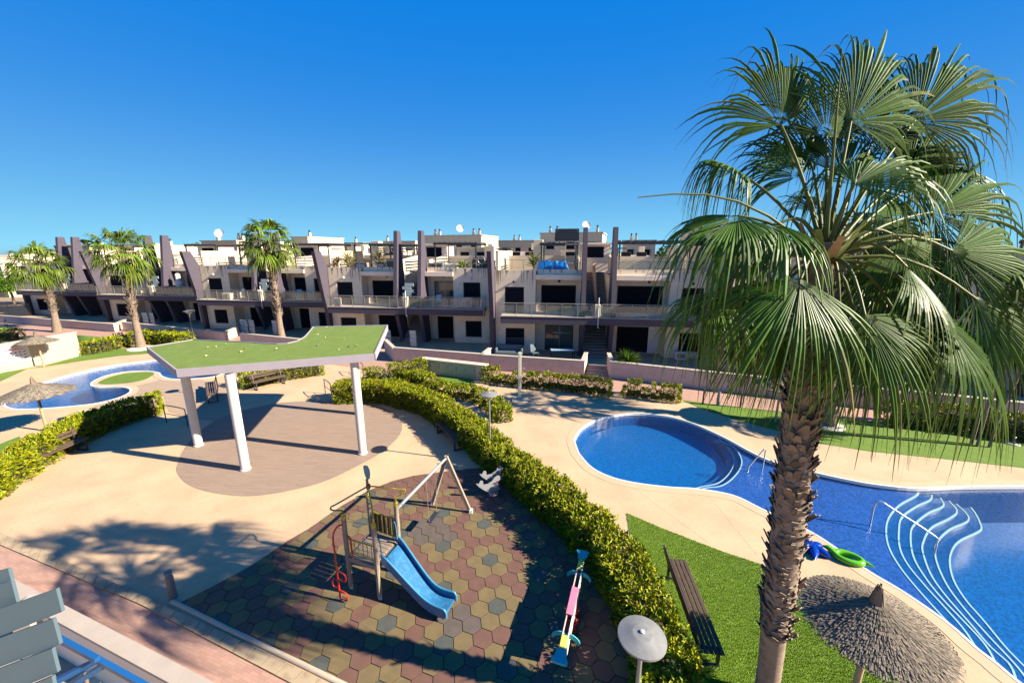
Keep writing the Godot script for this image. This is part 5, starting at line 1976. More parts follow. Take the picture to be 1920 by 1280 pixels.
func back_row():
	# second row, roofs and terraces seen over the first
	var names := ["tree", "palm", "planter", "pavilion", "tarpaulin", "big palm"]
	for k in 6:
		var o: Array = HOUSE_AT[k]
		var e := Vector3(cos(deg_to_rad(-HOUSE_TURN)), 0, sin(deg_to_rad(-HOUSE_TURN)))
		var n := Vector3(-sin(deg_to_rad(-HOUSE_TURN)), 0, cos(deg_to_rad(-HOUSE_TURN)))
		var at := Vector3(o[0], 0, o[1]) - n * 24.0 + e * 3.0
		var lab: String = ["cream back house at the far end, behind the house with the tree", "cream back house seen over the roof with the hanging punch bag", "cream back house seen over the roof behind the middle palm", "cream back house seen over the roof with the dry potted plants", "cream back house with shaded lounge seen over the blue tarpaulin", "cream back house seen over the roof behind the big palm"][k]
		var t := thing("back_house", lab, "house", at, deg_to_rad(HOUSE_TURN), "houses behind the row")
		var b := MB.new()
		b.span(Vector3(-0.5, 0, 0), Vector3(13.6, 6.4, -9))
		obj("wall", b, M.render_pale, t)
		var hs := [7.3, 7.8, 7.4, 7.9, 7.4, 7.9]
		var h: float = hs[k]
		b = MB.new()
		b.span(Vector3(1.0, 6.4, -2.5), Vector3(6.2, h + 0.2, -8))
		obj("penthouse", b, M.cream, t)
		b = MB.new()
		b.span(Vector3(0.8, h + 0.2, -2.2), Vector3(6.4, h + 0.34, -8.2))
		obj("penthouse_roof", b, M.cap, t)
		b = MB.new()
		b.span(Vector3(8.4, 6.4, -3.5), Vector3(12.6, h - 0.3, -8))
		obj("penthouse", b, M.render_pale, t)
		b = MB.new()
		b.span(Vector3(-0.5, 6.4, 0.0), Vector3(13.6, 7.0, -0.2))
		obj("parapet", b, M.cream, t)
		for x in [2.2, 4.6, 9.6, 11.6]:
			b = MB.new()
			var z := -2.49 if x < 7 else -3.49
			b.cbox(Vector3(x, 7.05, z), Vector3(1.3, 1.0, 0.06), 0.02)
			var w := obj("window", b, M.dark_metal, t)
			b = MB.new()
			b.box(Vector3(x, 7.05, z + 0.035), Vector3(1.1, 0.85, 0.02))
			obj("pane", b, M.shutter, w)
		var pg := MB.new()
		for x in [6.6, 8.2]:
			pg.box(Vector3(x, 7.2, -1.0), Vector3(0.12, 1.7, 0.12))
		pg.box(Vector3(7.4, 8.0, -2.5), Vector3(3.6, 0.14, 3.6))
		obj("pergola", pg, M.dark_metal, t)
		for x in [5.4, 12.0]:
			b = MB.new()
			b.cbox(Vector3(x, h + 0.4, -6.0), Vector3(0.7, 0.9, 0.8), 0.03)
			obj("chimney", b, M.cream, t)
	far_house("far cream block with big round dish left of the middle palm", 352, 462, 470, 452, 78.0, [0.15, 0.75, 0.86], 0.42)
	far_house("far cream block right of the middle palm's crown", 540, 582, 470, 445, 80.0, [0.6])
	far_house("far cream block with two chimneys and round dish over the light blue chairs", 786, 906, 470, 442, 72.0, [0.12, 0.2, 0.8, 0.9], 0.62)
	far_house("far white block with solar panel and big dish over the blue tarpaulin", 1012, 1130, 470, 438, 66.0, [0.12, 0.24, 0.9], 0.73)
	far_house("far pinkish block with two chimneys left of the big palm", 1290, 1400, 470, 428, 62.0, [0.15, 0.28, 0.7])
	far_house("low white far house behind the leaning left palm", 122, 184, 475, 466, 95.0, [0.8])
	far_house("far brick coloured house between the roof pergolas", 1168, 1230, 475, 452, 70.0, [0.25, 0.4])
	far_house("far cream house glimpsed right of the big palm crown", 1600, 1760, 470, 440, 60.0, [0.3, 0.8])
	far_house("far white house beside the tree beyond the dry lot", -60, 22, 500, 486, 110.0, [0.7])
	far_house("low pale far house just right of the middle palm", 584, 690, 470, 456, 88.0, [0.3, 0.7])
	far_house("low pale far house behind the left stair fins of the light blue chairs", 692, 784, 470, 453, 86.0, [0.2])
	far_house("low pale far house between the two far blocks with dishes", 908, 1010, 470, 452, 84.0, [0.5, 0.6])
	far_house("low pale far house left of the middle palm's crown", 464, 538, 470, 455, 92.0, [0.4])
	far_house("low pale far house over the leaning left palm's balcony", 196, 345, 472, 461, 98.0, [0.2, 0.8])
	# belt of distant trees
	var r := RandomNumberGenerator.new()
	r.seed = 8
	var b := MB.new()
	for i in 5200:
		var a := r.randf_range(-1.1, 1.0)
		var d := r.randf_range(150, 185)
		var p := Vector3(sin(a) * d, 0, -cos(a) * d)
		var hh := 6.5 + 2.0 * sin(a * 37.0) + 1.4 * sin(a * 91.0)
		p.y = r.randf() * hh
		var k := r.randf_range(0.6, 1.3)
		leaf(b, p, Vector3(r.randf_range(-1, 1), r.randf_range(-0.3, 1), r.randf_range(-1, 1)).normalized(), Vector3.UP, 2.6, 2.2, Color(0.04 * k, 0.065 * k, 0.02 * k))
	var belt := solo("tree_belt", b, M.leaf, "distant belt of dark trees along the skyline", "trees")
	belt.set_meta("kind", "stuff")

# ---------------------------------------------------------------- furniture
func bench(label: String, a: Vector3, c: Vector3, back_side: float, wood: Material, backed := true):
	var d := c - a
	d.y = 0
	var l := d.length()
	var t := thing("park_bench", label, "bench", (a + c) * 0.5, atan2(-d.z, d.x), "slatted benches")
	for i in 5:
		var m := MB.new()
		m.cbox(Vector3(0, 0.45, -0.19 + i * 0.095), Vector3(l, 0.035, 0.08), 0.008)
		obj("seat_slat", m, wood, t)
	if backed:
		for i in 2:
			var m := MB.new()
			m.cbox(Vector3(0, 0.66 + i * 0.13, back_side * (0.27 + 0.03 * i)), Vector3(l, 0.10, 0.03), 0.008)
			obj("back_slat", m, wood, t)
	for x in [-l / 2 + 0.15, l / 2 - 0.15]:
		var m := MB.new()
		m.box(Vector3(x, 0.22, -0.19), Vector3(0.05, 0.43, 0.05))
		m.box(Vector3(x, 0.22, 0.19), Vector3(0.05, 0.43, 0.05))
		m.box(Vector3(x, 0.41, 0), Vector3(0.05, 0.04, 0.44))
		if backed:
			m.beam(Vector3(x, 0.42, back_side * 0.2), Vector3(x, 0.86, back_side * 0.32), 0.05, 0.03, Vector3.RIGHT)
		m.box(Vector3(x, 0.02, 0), Vector3(0.06, 0.03, 0.46))
		obj("end_frame", m, M.dark_metal, t)

func lamp(label: String, base: Vector3, tall: float, rad: float):
	var t := thing("garden_lamp", label, "lamp", base, 0.0, "mushroom garden lamps")
	var m := MB.new()
	m.tube(PackedVector3Array([Vector3.ZERO, Vector3(0, tall * 0.5, 0), Vector3(0, tall - rad * 0.8, 0)]), [0.045, 0.035, 0.03], 10)
	obj("post", m, M.grey_metal, t)
	m = MB.new()
	m.lathe([Vector2(0.035, tall - rad * 0.85), Vector2(0.06, tall - rad * 0.8), Vector2(rad * 0.72, tall - 0.08), Vector2(rad * 0.74, tall - 0.05)], 20)
	obj("lamp_glass", m, M.lamp_glass, t)
	m = MB.new()
	m.lathe([Vector2(rad * 0.7, tall - 0.055), Vector2(rad, tall - 0.05), Vector2(rad, tall - 0.02), Vector2(rad * 0.4, tall + 0.035), Vector2(0.0, tall + 0.05)], 28)
	var lid := obj("lid", m, M.lamp_top, t)
	m = MB.new()
	m.lathe([Vector2(0.028, tall + 0.045), Vector2(0.028, tall + 0.065), Vector2(0.0, tall + 0.075)], 8)
	obj("screw_cap", m, M.white, lid)

func parasol(label: String, base: Vector3, rim_h: float, apex_h: float, rad: float, strips: int, rings: int, sd: int, tilt := Vector3.ZERO):
	var t := thing("thatch_parasol", label, "parasol", base, 0.0, "thatched parasols")
	var m := MB.new()
	m.tube(PackedVector3Array([Vector3.ZERO, tilt * 0.5 + Vector3(0, apex_h * 0.5, 0), tilt + Vector3(0, apex_h - 0.05, 0)]), 0.05, 10)
	obj("pole", m, M.log_pale, t)
	var r := RandomNumberGenerator.new()
	r.seed = sd
	m = MB.new()
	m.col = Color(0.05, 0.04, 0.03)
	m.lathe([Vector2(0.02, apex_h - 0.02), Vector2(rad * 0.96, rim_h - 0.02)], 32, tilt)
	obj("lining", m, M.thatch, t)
	var b := MB.new()
	var drop := apex_h - rim_h
	for j in rings:
		var f0 := maxf(0.0, float(j) / rings - 0.02)
		var f1 := float(j + 1) / rings + 0.10
		var n := int(strips * (0.25 + 0.75 * f1))
		for i in n:
			var a := (i + r.randf_range(-0.4, 0.4)) * TAU / n
			var w := rad * f1 * TAU / n * 0.75
			var o := Vector3(cos(a), 0, sin(a))
			var s := Vector3(-o.z, 0, o.x)
			var lift := r.randf_range(0.0, 0.022)
			var g1 := f1 * r.randf_range(0.96, 1.04)
			var p := tilt + o * rad * f0 + Vector3(0, apex_h - drop * f0 + 0.005, 0)
			var q := tilt + o * rad * g1 + Vector3(0, apex_h - drop * g1 + 0.02 + lift, 0) + s * r.randf_range(-0.02, 0.02)
			var k := r.randf_range(0.55, 1.35)
			b.col = Color(0.185 * k, 0.15 * k, 0.112 * k)
			b.quad(p - s * w * 0.5 * maxf(f0 / f1, 0.2), p + s * w * 0.5 * maxf(f0 / f1, 0.2), q + s * w, q - s * w)
			b.col = Color(0.10 * k, 0.085 * k, 0.07 * k)
			b.quad(q - s * w, q + s * w, q + s * w - Vector3(0, 0.02 + lift, 0), q - s * w - Vector3(0, 0.02 + lift, 0))
	var roof := obj("thatch", b, M.thatch, t)
	# tied tuft on top
	b = MB.new()
	for i in 30:
		var a := i * 2.4
		var o := Vector3(cos(a), 0, sin(a))
		var k := r.randf_range(0.5, 1.2)
		b.col = Color(0.20 * k, 0.15 * k, 0.11 * k)
		var s := Vector3(-o.z, 0, o.x) * 0.03
		var p := tilt + o * 0.10 + Vector3(0, apex_h - 0.06, 0)
		var q := tilt + o * r.randf_range(0.0, 0.06) + Vector3(-0.02, apex_h + r.randf_range(0.16, 0.30), 0)
		b.quad(p - s, p + s, q + s * 0.4, q - s * 0.4)
	obj("tuft", b, M.thatch, roof)

func furniture():
	bench("dark wooden bench on the lawn beside the long hedge", G(1264, 1078), G(1330, 1262), 1.0, M.wood)
	bench("long dark bench against the left hedge", G(62, 884), G(163, 840), -1.0, M.wood_dark)
	bench("bench against the hedge between pavilion and far pool", G(474, 732), G(536, 717), -1.0, M.wood_dark)
	bench("dark bench in the hedge's shade beside the pavilion oval", G(826, 808), G(864, 846), -1.0, M.wood_dark)
	bench("short bench by the far pool behind the pavilion columns", G(400, 756), G(396, 730), 1.0, M.wood_dark)
	lamp("mushroom lamp with big grey lid beside the seesaw and hedge", Vector3(1.71, 0, -4.11), 2.7, 0.31)
	lamp("mushroom lamp rising from the long hedge by the round pool", G(919, 868), 2.72, 0.30)
	lamp("mushroom lamp at the hedge below the leaning left palm", G(364, 640), 2.7, 0.42)
	lamp("mushroom lamp mostly hidden by the pavilion roof", G(447, 746), 2.7, 0.30)
	parasol("thatched parasol on the lawn by the pool steps", Vector3(5.72, 0, -5.02), 1.84, 2.28, 0.88, 520, 14, 61)
	parasol("thatched parasol between left hedge and far pool", G(88, 808), 1.75, 2.2, 1.05, 170, 9, 62)
	parasol("thatched parasol in front of the white wall", G(82, 687.5), 1.75, 2.15, 0.9, 130, 8, 63)
	parasol("thatched parasol hidden behind the palm leaves at the round pool's far end", G(1311, 780) + Vector3(3.15, 0, 0.7), 1.8, 2.2, 1.0, 130, 8, 65)
	# shower column
	var p := G(974, 750)
	var t := thing("pool_shower", "slim pale shower column on concrete foot by the round pool", "shower", p)
	var m := MB.new()
	m.cbox(Vector3(0, 1.3, 0), Vector3(0.17, 2.6, 0.17), 0.02)
	obj("column", m, M.shower, t)
	m = MB.new()
	m.cbox(Vector3(0.02, 0.03, 0.05), Vector3(0.85, 0.06, 0.8), 0.02)
	obj("foot", m, M.kerb, t)
	for s in [-1.0, 1.0]:
		m = MB.new()
		m.tube(curve([Vector3(s * 0.08, 1.72, 0), Vector3(s * 0.2, 1.76, 0), Vector3(s * 0.24, 1.68, 0)]), 0.015, 6)
		obj("spout", m, M.steel, t)
	# bollard lights
	for q in [[325, 1120, 0.72, "grey bollard light at the corner of the playground"], [1346, 760, 0.75, "grey bollard light at the edge of the far lawn"], [12, 612, 0.8, "pale bollard at the far end of the pink street"]]:
		m = MB.new()
		m.lathe([Vector2(0.075, 0.0), Vector2(0.075, q[2] - 0.16), Vector2(0.06, q[2] - 0.15), Vector2(0.06, q[2] - 0.09), Vector2(0.078, q[2] - 0.08), Vector2(0.075, q[2] - 0.02), Vector2(0.0, q[2])], 14)
		t = thing("bollard_light", q[3], "bollard", G(q[0], q[1]), 0.0, "bollard lights")
		obj("post", m, M.grey_metal, t)
	# folding warning board leaning at the hedge
	t = thing("floor_sign", "yellow and white folding floor sign beside the ragged hedge", "sign", G(932, 784), 0.5)
	for s in [-1.0, 1.0]:
		m = MB.new()
		m.beam(Vector3(0, 0.0, s * 0.16), Vector3(0, 0.62, s * 0.02), 0.3, 0.015, Vector3.RIGHT)
		obj("board", m, M.white if s > 0 else M.sign_yellow, t)
	m = MB.new()
	m.beam(Vector3(-0.05, 0.30, 0.105), Vector3(-0.05, 0.55, 0.05), 0.14, 0.004, Vector3.RIGHT)
	obj("yellow_panel", m, M.sign_yellow, t)
	# posts and gate hoops
	for q in [[1318, 757], [1388, 764], [1470, 772], [1560, 781]]:
		m = MB.new()
		m.cbox(Vector3(0, 0.4, 0), Vector3(0.07, 0.8, 0.07), 0.01)
		t = thing("fence_post", "thin dark post on the far lawn's street edge", "post", G(q[0], q[1]), 0.0, "posts along the far lawn")
		obj("shaft", m, M.dark_metal, t)
	for q in [[622, 748, 610, 738, "dark metal hoop rail at the start of the long hedge"], [682, 708, 672, 699, "dark metal hoop rail at the hedge stub"], [312, 792, 352, 800, "dark hand rail beside the left hedge's end"]]:
		var a := G(q[0], q[1])
		var c := G(q[2], q[3])
		m = MB.new()
		m.tube(curve([a, a + Vector3(0, 0.7, 0), a + Vector3(0, 0.85, 0) + (c - a) * 0.08, c + Vector3(0, 0.85, 0) - (c - a) * 0.08, c + Vector3(0, 0.7, 0), c], 5), 0.022, 6)
		t = thing("hoop_rail", q[4], "railing", Vector3.ZERO, 0.0, "hoop rails")
		var hr := obj("hoop", m, M.dark_metal, t)
		m = MB.new()
		m.rod(a + Vector3(0, 0.45, 0), c + Vector3(0, 0.45, 0), 0.014, 6)
		obj("cross_bar", m, M.dark_metal, hr)
	# pool handrails
	for q in [[1632, 985, 1752, 1040, "bent steel handrail over the curved pool steps"], [1430, 880, 1400, 900, "bent steel handrail at the shallow shelf behind the palm"]]:
		var a := G(q[0], q[1], -0.15)
		var c := G(q[2], q[3], -0.5)
		t = thing("pool_handrail", q[4], "handrail", Vector3.ZERO, 0.0, "pool handrails")
		m = MB.new()
		m.tube(curve([a, a + Vector3(0, 0.72, 0), a + (c - a) * 0.10 + Vector3(0, 0.85, 0), a + (c - a) * 0.25 + Vector3(0, 0.80, 0), a.lerp(c, 0.92) + Vector3(0, 0.55, 0), a.lerp(c, 0.99) + Vector3(0, 0.4, 0), c], 5), 0.021, 8)
		obj("rail", m, M.steel_pale, t)
	# inflatables on the paving
	t = thing("inflatable_star", "blue inflatable pool float beside the palm and pool edge", "float", G(1524, 1034), 0.4)
	for i in 5:
		m = MB.new()
		var a := i * TAU / 5
		var o := Vector3(cos(a), 0, sin(a))
		m.tube(PackedVector3Array([o * 0.02 + Vector3(0, 0.11, 0), o * 0.14 + Vector3(0, 0.12, 0), o * 0.25 + Vector3(0, 0.09, 0), o * 0.34 + Vector3(0, 0.05, 0), o * 0.37 + Vector3(0, 0.035, 0)]), [0.11, 0.12, 0.09, 0.04, 0.01], 10)
		obj("arm", m, M.inflate_blue, t)
	var cr := thing("inflatable_ring", "green inflatable crocodile ring lying at the pool edge", "float", G(1590, 1050), -0.55)
	m = MB.new()
	var ring := PackedVector3Array()
	for i in 25:
		var a := i * TAU / 24
		ring.append(Vector3(cos(a) * 0.27, 0.075, sin(a) * 0.17))
	m.tube(ring, 0.075, 10, false)
	obj("ring", m, M.inflate_green, cr)
	m = MB.new()
	m.tube(PackedVector3Array([Vector3(-0.28, 0.09, 0), Vector3(-0.36, 0.13, -0.04), Vector3(-0.42, 0.14, -0.08), Vector3(-0.50, 0.11, -0.12)]), [0.07, 0.075, 0.06, 0.025], 9)
	obj("head", m, M.inflate_green, cr)
	m = MB.new()
	m.tube(PackedVector3Array([Vector3(0.28, 0.08, 0), Vector3(0.38, 0.08, 0.03), Vector3(0.50, 0.06, 0.05)]), [0.07, 0.05, 0.01], 8)
	obj("tail", m, M.inflate_green, cr)
	# flood light on the far lawn
	t = thing("flood_light", "small black flood light on a pale foot on the far lawn", "light", G(1898, 832))
	m = MB.new(); m.lathe([Vector2(0.24, 0.0), Vector2(0.22, 0.05), Vector2(0.0, 0.06)], 14)
	obj("foot", m, M.gravel, t)
	m = MB.new(); m.cbox(Vector3(0, 0.22, 0), Vector3(0.16, 0.2, 0.1), 0.02)
	obj("head", m, M.dark_metal, t)

# ---------------------------------------------------------------- left side: white wall, fences
func left_side():
	var a := G(-140, 729)
	var c := G(150, 666.5)
	var t := thing("white_wall", "cream freestanding wall with parasol shadow beside the far pool", "wall")
	var d := (c - a).normalized()
	var m := MB.new()
	m.beam(a + Vector3(0, 0.88, 0), c + Vector3(0, 0.88, 0), 0.25, 1.76)
	obj("wall_panel", m, M.cream_bright, t)
	m = MB.new()
	m.beam(a - d * 0.03 + Vector3(0, 1.79, 0), c + d * 0.04 + Vector3(0, 1.79, 0), 0.31, 0.06)
	obj("wall_cap", m, M.cap, t)
	# pool rules board: pale sheet with pink swoosh and rows of small marks
	var n := Vector3(-d.z, 0, d.x)
	var o := a.lerp(c, 0.50) + n * 0.14
	t = thing("rules_board", "pale notice board with pink swoosh on the cream wall", "sign")
	m = MB.new()
	m.beam(o - d * 0.9 + Vector3(0, 0.98, 0), o + d * 0.9 + Vector3(0, 0.98, 0), 0.02, 1.0)
	obj("sheet", m, M.board, t)
	m = MB.new()
	var sw := []
	for i in 9:
		var u := i / 8.0
		sw.append([o + n * 0.013 + d * (u * 1.5 - 0.75) + Vector3(0, 1.32 + sin(u * PI) * 0.10, 0), o + n * 0.013 + d * (u * 1.5 - 0.75) + Vector3(0, 1.28 + sin(u * PI) * 0.02, 0)])
	for i in 8: m.quad(sw[i][0], sw[i + 1][0], sw[i + 1][1], sw[i][1])
	obj("pink_swoosh", m, M.pink_paint, t)
	m = MB.new()
	for j in 3:
		for i in 7:
			var q := o + n * 0.014 + d * (i * 0.22 - 0.66) + Vector3(0, 1.12 - j * 0.2, 0)
			m.beam(q - d * 0.06, q + d * 0.06, 0.004, 0.07)
	obj("printed_marks", m, M.mark_blue, t).set_meta("kind", "stuff")
	# dark slatted fence and screens of the last plot
	for f in [[-120, 598, 60, 592, 1.5, "dark slatted fence at the end of the pink street", M.dark_metal], [62, 585, 160, 579, 1.55, "grey green slatted screen in front of the far house", M.screen]]:
		var p := G(f[0], f[1])
		var q := G(f[2], f[3])
		var u := (q - p).normalized()
		t = thing("slatted_fence", f[5], "fence")
		for i in 7:
			m = MB.new()
			m.beam(p + Vector3(0, 0.15 + i * f[4] / 7, 0), q + Vector3(0, 0.15 + i * f[4] / 7, 0), 0.04, 0.17)
			obj("slat", m, f[6], t)
		for i in 5:
			m = MB.new()
			m.box(p.lerp(q, i / 4.0) + Vector3(0, f[4] / 2 + 0.05, -0.06), Vector3(0.09, f[4] + 0.1, 0.06))
			obj("post", m, M.dark_metal, t)

# ---------------------------------------------------------------- our own side of the street, lower left
func slat_px(p: Array, depth: float, parent: Node, mat: Material):
	# board from four pixels at a distance, with thickness away from the lens
	var q := []
	for i in 4: q.append(PD(p[i * 2], p[i * 2 + 1], depth))
	var n: Vector3 = (q[1] - q[0]).cross(q[3] - q[0]).normalized()
	if n.dot(q[0] - EYE) < 0: n = -n
	n *= 0.035
	var m := MB.new()
	var c: Vector3 = (q[0] + q[1] + q[2] + q[3]) / 4
	m.quado(q[0], q[1], q[2], q[3], -n)
	m.quado(q[0] + n, q[1] + n, q[2] + n, q[3] + n, n)
	for i in 4:
		var e: Vector3 = q[(i + 1) % 4]
		m.quado(q[i], e, e + n, q[i] + n, (q[i] + e) / 2 - c)
	obj("louvre_board", m, mat, parent)

func own_terrace():
	var t := thing("louvre_screen", "grey blue louvre screen of wide boards below our terrace", "screen")
	slat_px([-60, 1085, 14, 1066, 20, 1088, -60, 1112], 4.7, t, M.louvre)
	slat_px([-60, 1110, 20, 1090, 32, 1136, -60, 1162], 4.66, t, M.louvre)
	slat_px([-60, 1162, 104, 1104, 115, 1147, -60, 1216], 4.5, t, M.louvre)
	slat_px([-60, 1218, 98, 1160, 111, 1208, -60, 1272], 4.46, t, M.louvre)
	slat_px([-60, 1276, 96, 1216, 107, 1260, -60, 1330], 4.42, t, M.louvre)
	slat_px([-60, 1334, 96, 1268, 104, 1310, -60, 1380], 4.38, t, M.louvre)
	var m := MB.new()
	m.beam(PD(-40, 1030, 4.9), PD(-30, 1400, 4.6), 0.06, 0.06)
	obj("frame_post", m, M.dark_metal, t)
	# garden wall of our plot with pale coping
	var tw := thing("plot_wall", "pale garden wall of our own plot along the pink walk", "wall")
	var a := G(-60, 1060, 1.0)
	var c := G(420, 1316, 1.0)
	a.y = 0; c.y = 0
	m = MB.new()
	m.beam(a + Vector3(0, 0.5, 0), c + Vector3(0, 0.5, 0), 0.18, 0.98)
	obj("wall_panel", m, M.render_pale, tw)
	m = MB.new()
	m.beam(a + Vector3(0, 1.02, 0), c + Vector3(0, 1.02, 0), 0.24, 0.06)
	obj("wall_cap", m, M.plot_cap, tw)
	m = MB.new()
	var g := G(100, 1150, 1.0)
	m.cbox(Vector3(g.x - 0.55, 0.55, g.z - 0.1), Vector3(0.4, 1.2, 0.4), 0.02)
	obj("pier", m, M.cap, tw)
	# blue pergola frame with glass between
	var pg := thing("blue_pergola", "blue framed glass canopy below our terrace", "pergola")
	for q in [[108, 1196, 182, 1236], [182, 1236, 280, 1290], [180, 1238, 60, 1300], [196, 1246, 90, 1310]]:
		m = MB.new()
		m.beam(PD(q[0], q[1], 5.3), PD(q[2], q[3], 5.15), 0.06, 0.07)
		obj("beam", m, M.blue_paint, pg)
	m = MB.new()
	m.quad(PD(182, 1240, 5.24), PD(280, 1293, 5.16), PD(190, 1340, 5.0), PD(92, 1304, 5.1))
	obj("canopy_pane", m, M.pane, pg)
	for q in [[160, 1262], [186, 1282]]:
		m = MB.new()
		m.rod(PD(q[0], q[1], 5.25), PD(q[0] + 12, q[1] + 90, 5.6), 0.02, 6)
		obj("strut", m, M.log_pale, pg)
	# tiled terrace floor behind the wall
	m = MB.new()
	m.sheet(flat(GP([-200, 1120, 60, 1180, 380, 1340, 300, 1500, -600, 1500], 0.02)), 0.02)
	struct("plot_floor", m, M.slab_plain)

# ---------------------------------------------------------------- small things on balconies and roofs
func spot(k: int, x: float, y: float, z: float) -> Vector3:
	var o: Array = HOUSE_AT[k]
	var a := deg_to_rad(-HOUSE_TURN)
	return Vector3(o[0], y, o[1]) + Vector3(cos(a), 0, sin(a)) * x + Vector3(-sin(a), 0, cos(a)) * z

func chair(label: String, at: Vector3, turn: float, mat: Material, group := "balcony chairs"):
	var t := thing("chair", label, "chair", at, turn, group)
	var m := MB.new(); m.cbox(Vector3(0, 0.44, 0), Vector3(0.48, 0.04, 0.46), 0.01)
	obj("seat", m, mat, t)
	m = MB.new(); m.cbox(Vector3(0, 0.74, -0.24), Vector3(0.46, 0.56, 0.04), 0.01, Basis(Vector3.RIGHT, -0.2))
	obj("backrest", m, mat, t)
	for x in [-0.22, 0.22]:
		for z in [-0.2, 0.2]:
			m = MB.new(); m.rod(Vector3(x, 0, z), Vector3(x, 0.43, z), 0.018, 6)
			obj("leg", m, mat, t)

func table(label: String, at: Vector3, size: Vector3, mat: Material, leg: Material):
	var t := thing("table", label, "table", at)
	var m := MB.new(); m.cbox(Vector3(0, size.y, 0), Vector3(size.x, 0.04, size.z), 0.01)
	obj("tabletop", m, mat, t)
	for x in [-1, 1]:
		for z in [-1, 1]:
			m = MB.new(); m.box(Vector3(x * (size.x / 2 - 0.06), size.y / 2, z * (size.z / 2 - 0.06)), Vector3(0.05, size.y, 0.05))
			obj("leg", m, leg, t)

func potted(called: String, label: String, at: Vector3, tall: float, n: int, sd: int, pot: Material, tone: Color, spiky := true):
	var t := thing(called, label, "plant", at)
	var m := MB.new()
	m.lathe([Vector2(0.0, 0.0), Vector2(0.14, 0.0), Vector2(0.19, 0.34), Vector2(0.17, 0.34), Vector2(0.0, 0.30)], 12)
	obj("pot", m, pot, t)
	var r := RandomNumberGenerator.new()
	r.seed = sd
	m = MB.new()
	for i in n:
		var a := r.randf() * TAU
		var e := r.randf_range(0.3, 1.4)
		var d := Vector3(cos(a) * cos(e), sin(e), sin(a) * cos(e))
		var k := r.randf_range(0.6, 1.3)
		leaf(m, Vector3(0, 0.3 + (0.0 if spiky else r.randf() * tall * 0.7), 0), d, Vector3.UP.cross(d).cross(d).normalized() * -1.0, tall * r.randf_range(0.6, 1.0), 0.07, Color(tone.r * k, tone.g * k, tone.b * k))
	obj("leaves", m, M.leaf, t)

func box_thing(called: String, label: String, cat: String, at: Vector3, size: Vector3, mat: Material, detail: Material, turn := -0.17):
	var t := thing(called, label, cat, at, turn)
	var m := MB.new(); m.cbox(Vector3(0, size.y / 2, 0), size, 0.03)
	obj("body", m, mat, t)
	m = MB.new(); m.cbox(Vector3(0, size.y * 0.55, size.z / 2 + 0.012), Vector3(size.x * 0.7, size.y * 0.5, 0.02), 0.004)
	obj("front_panel", m, detail, t)

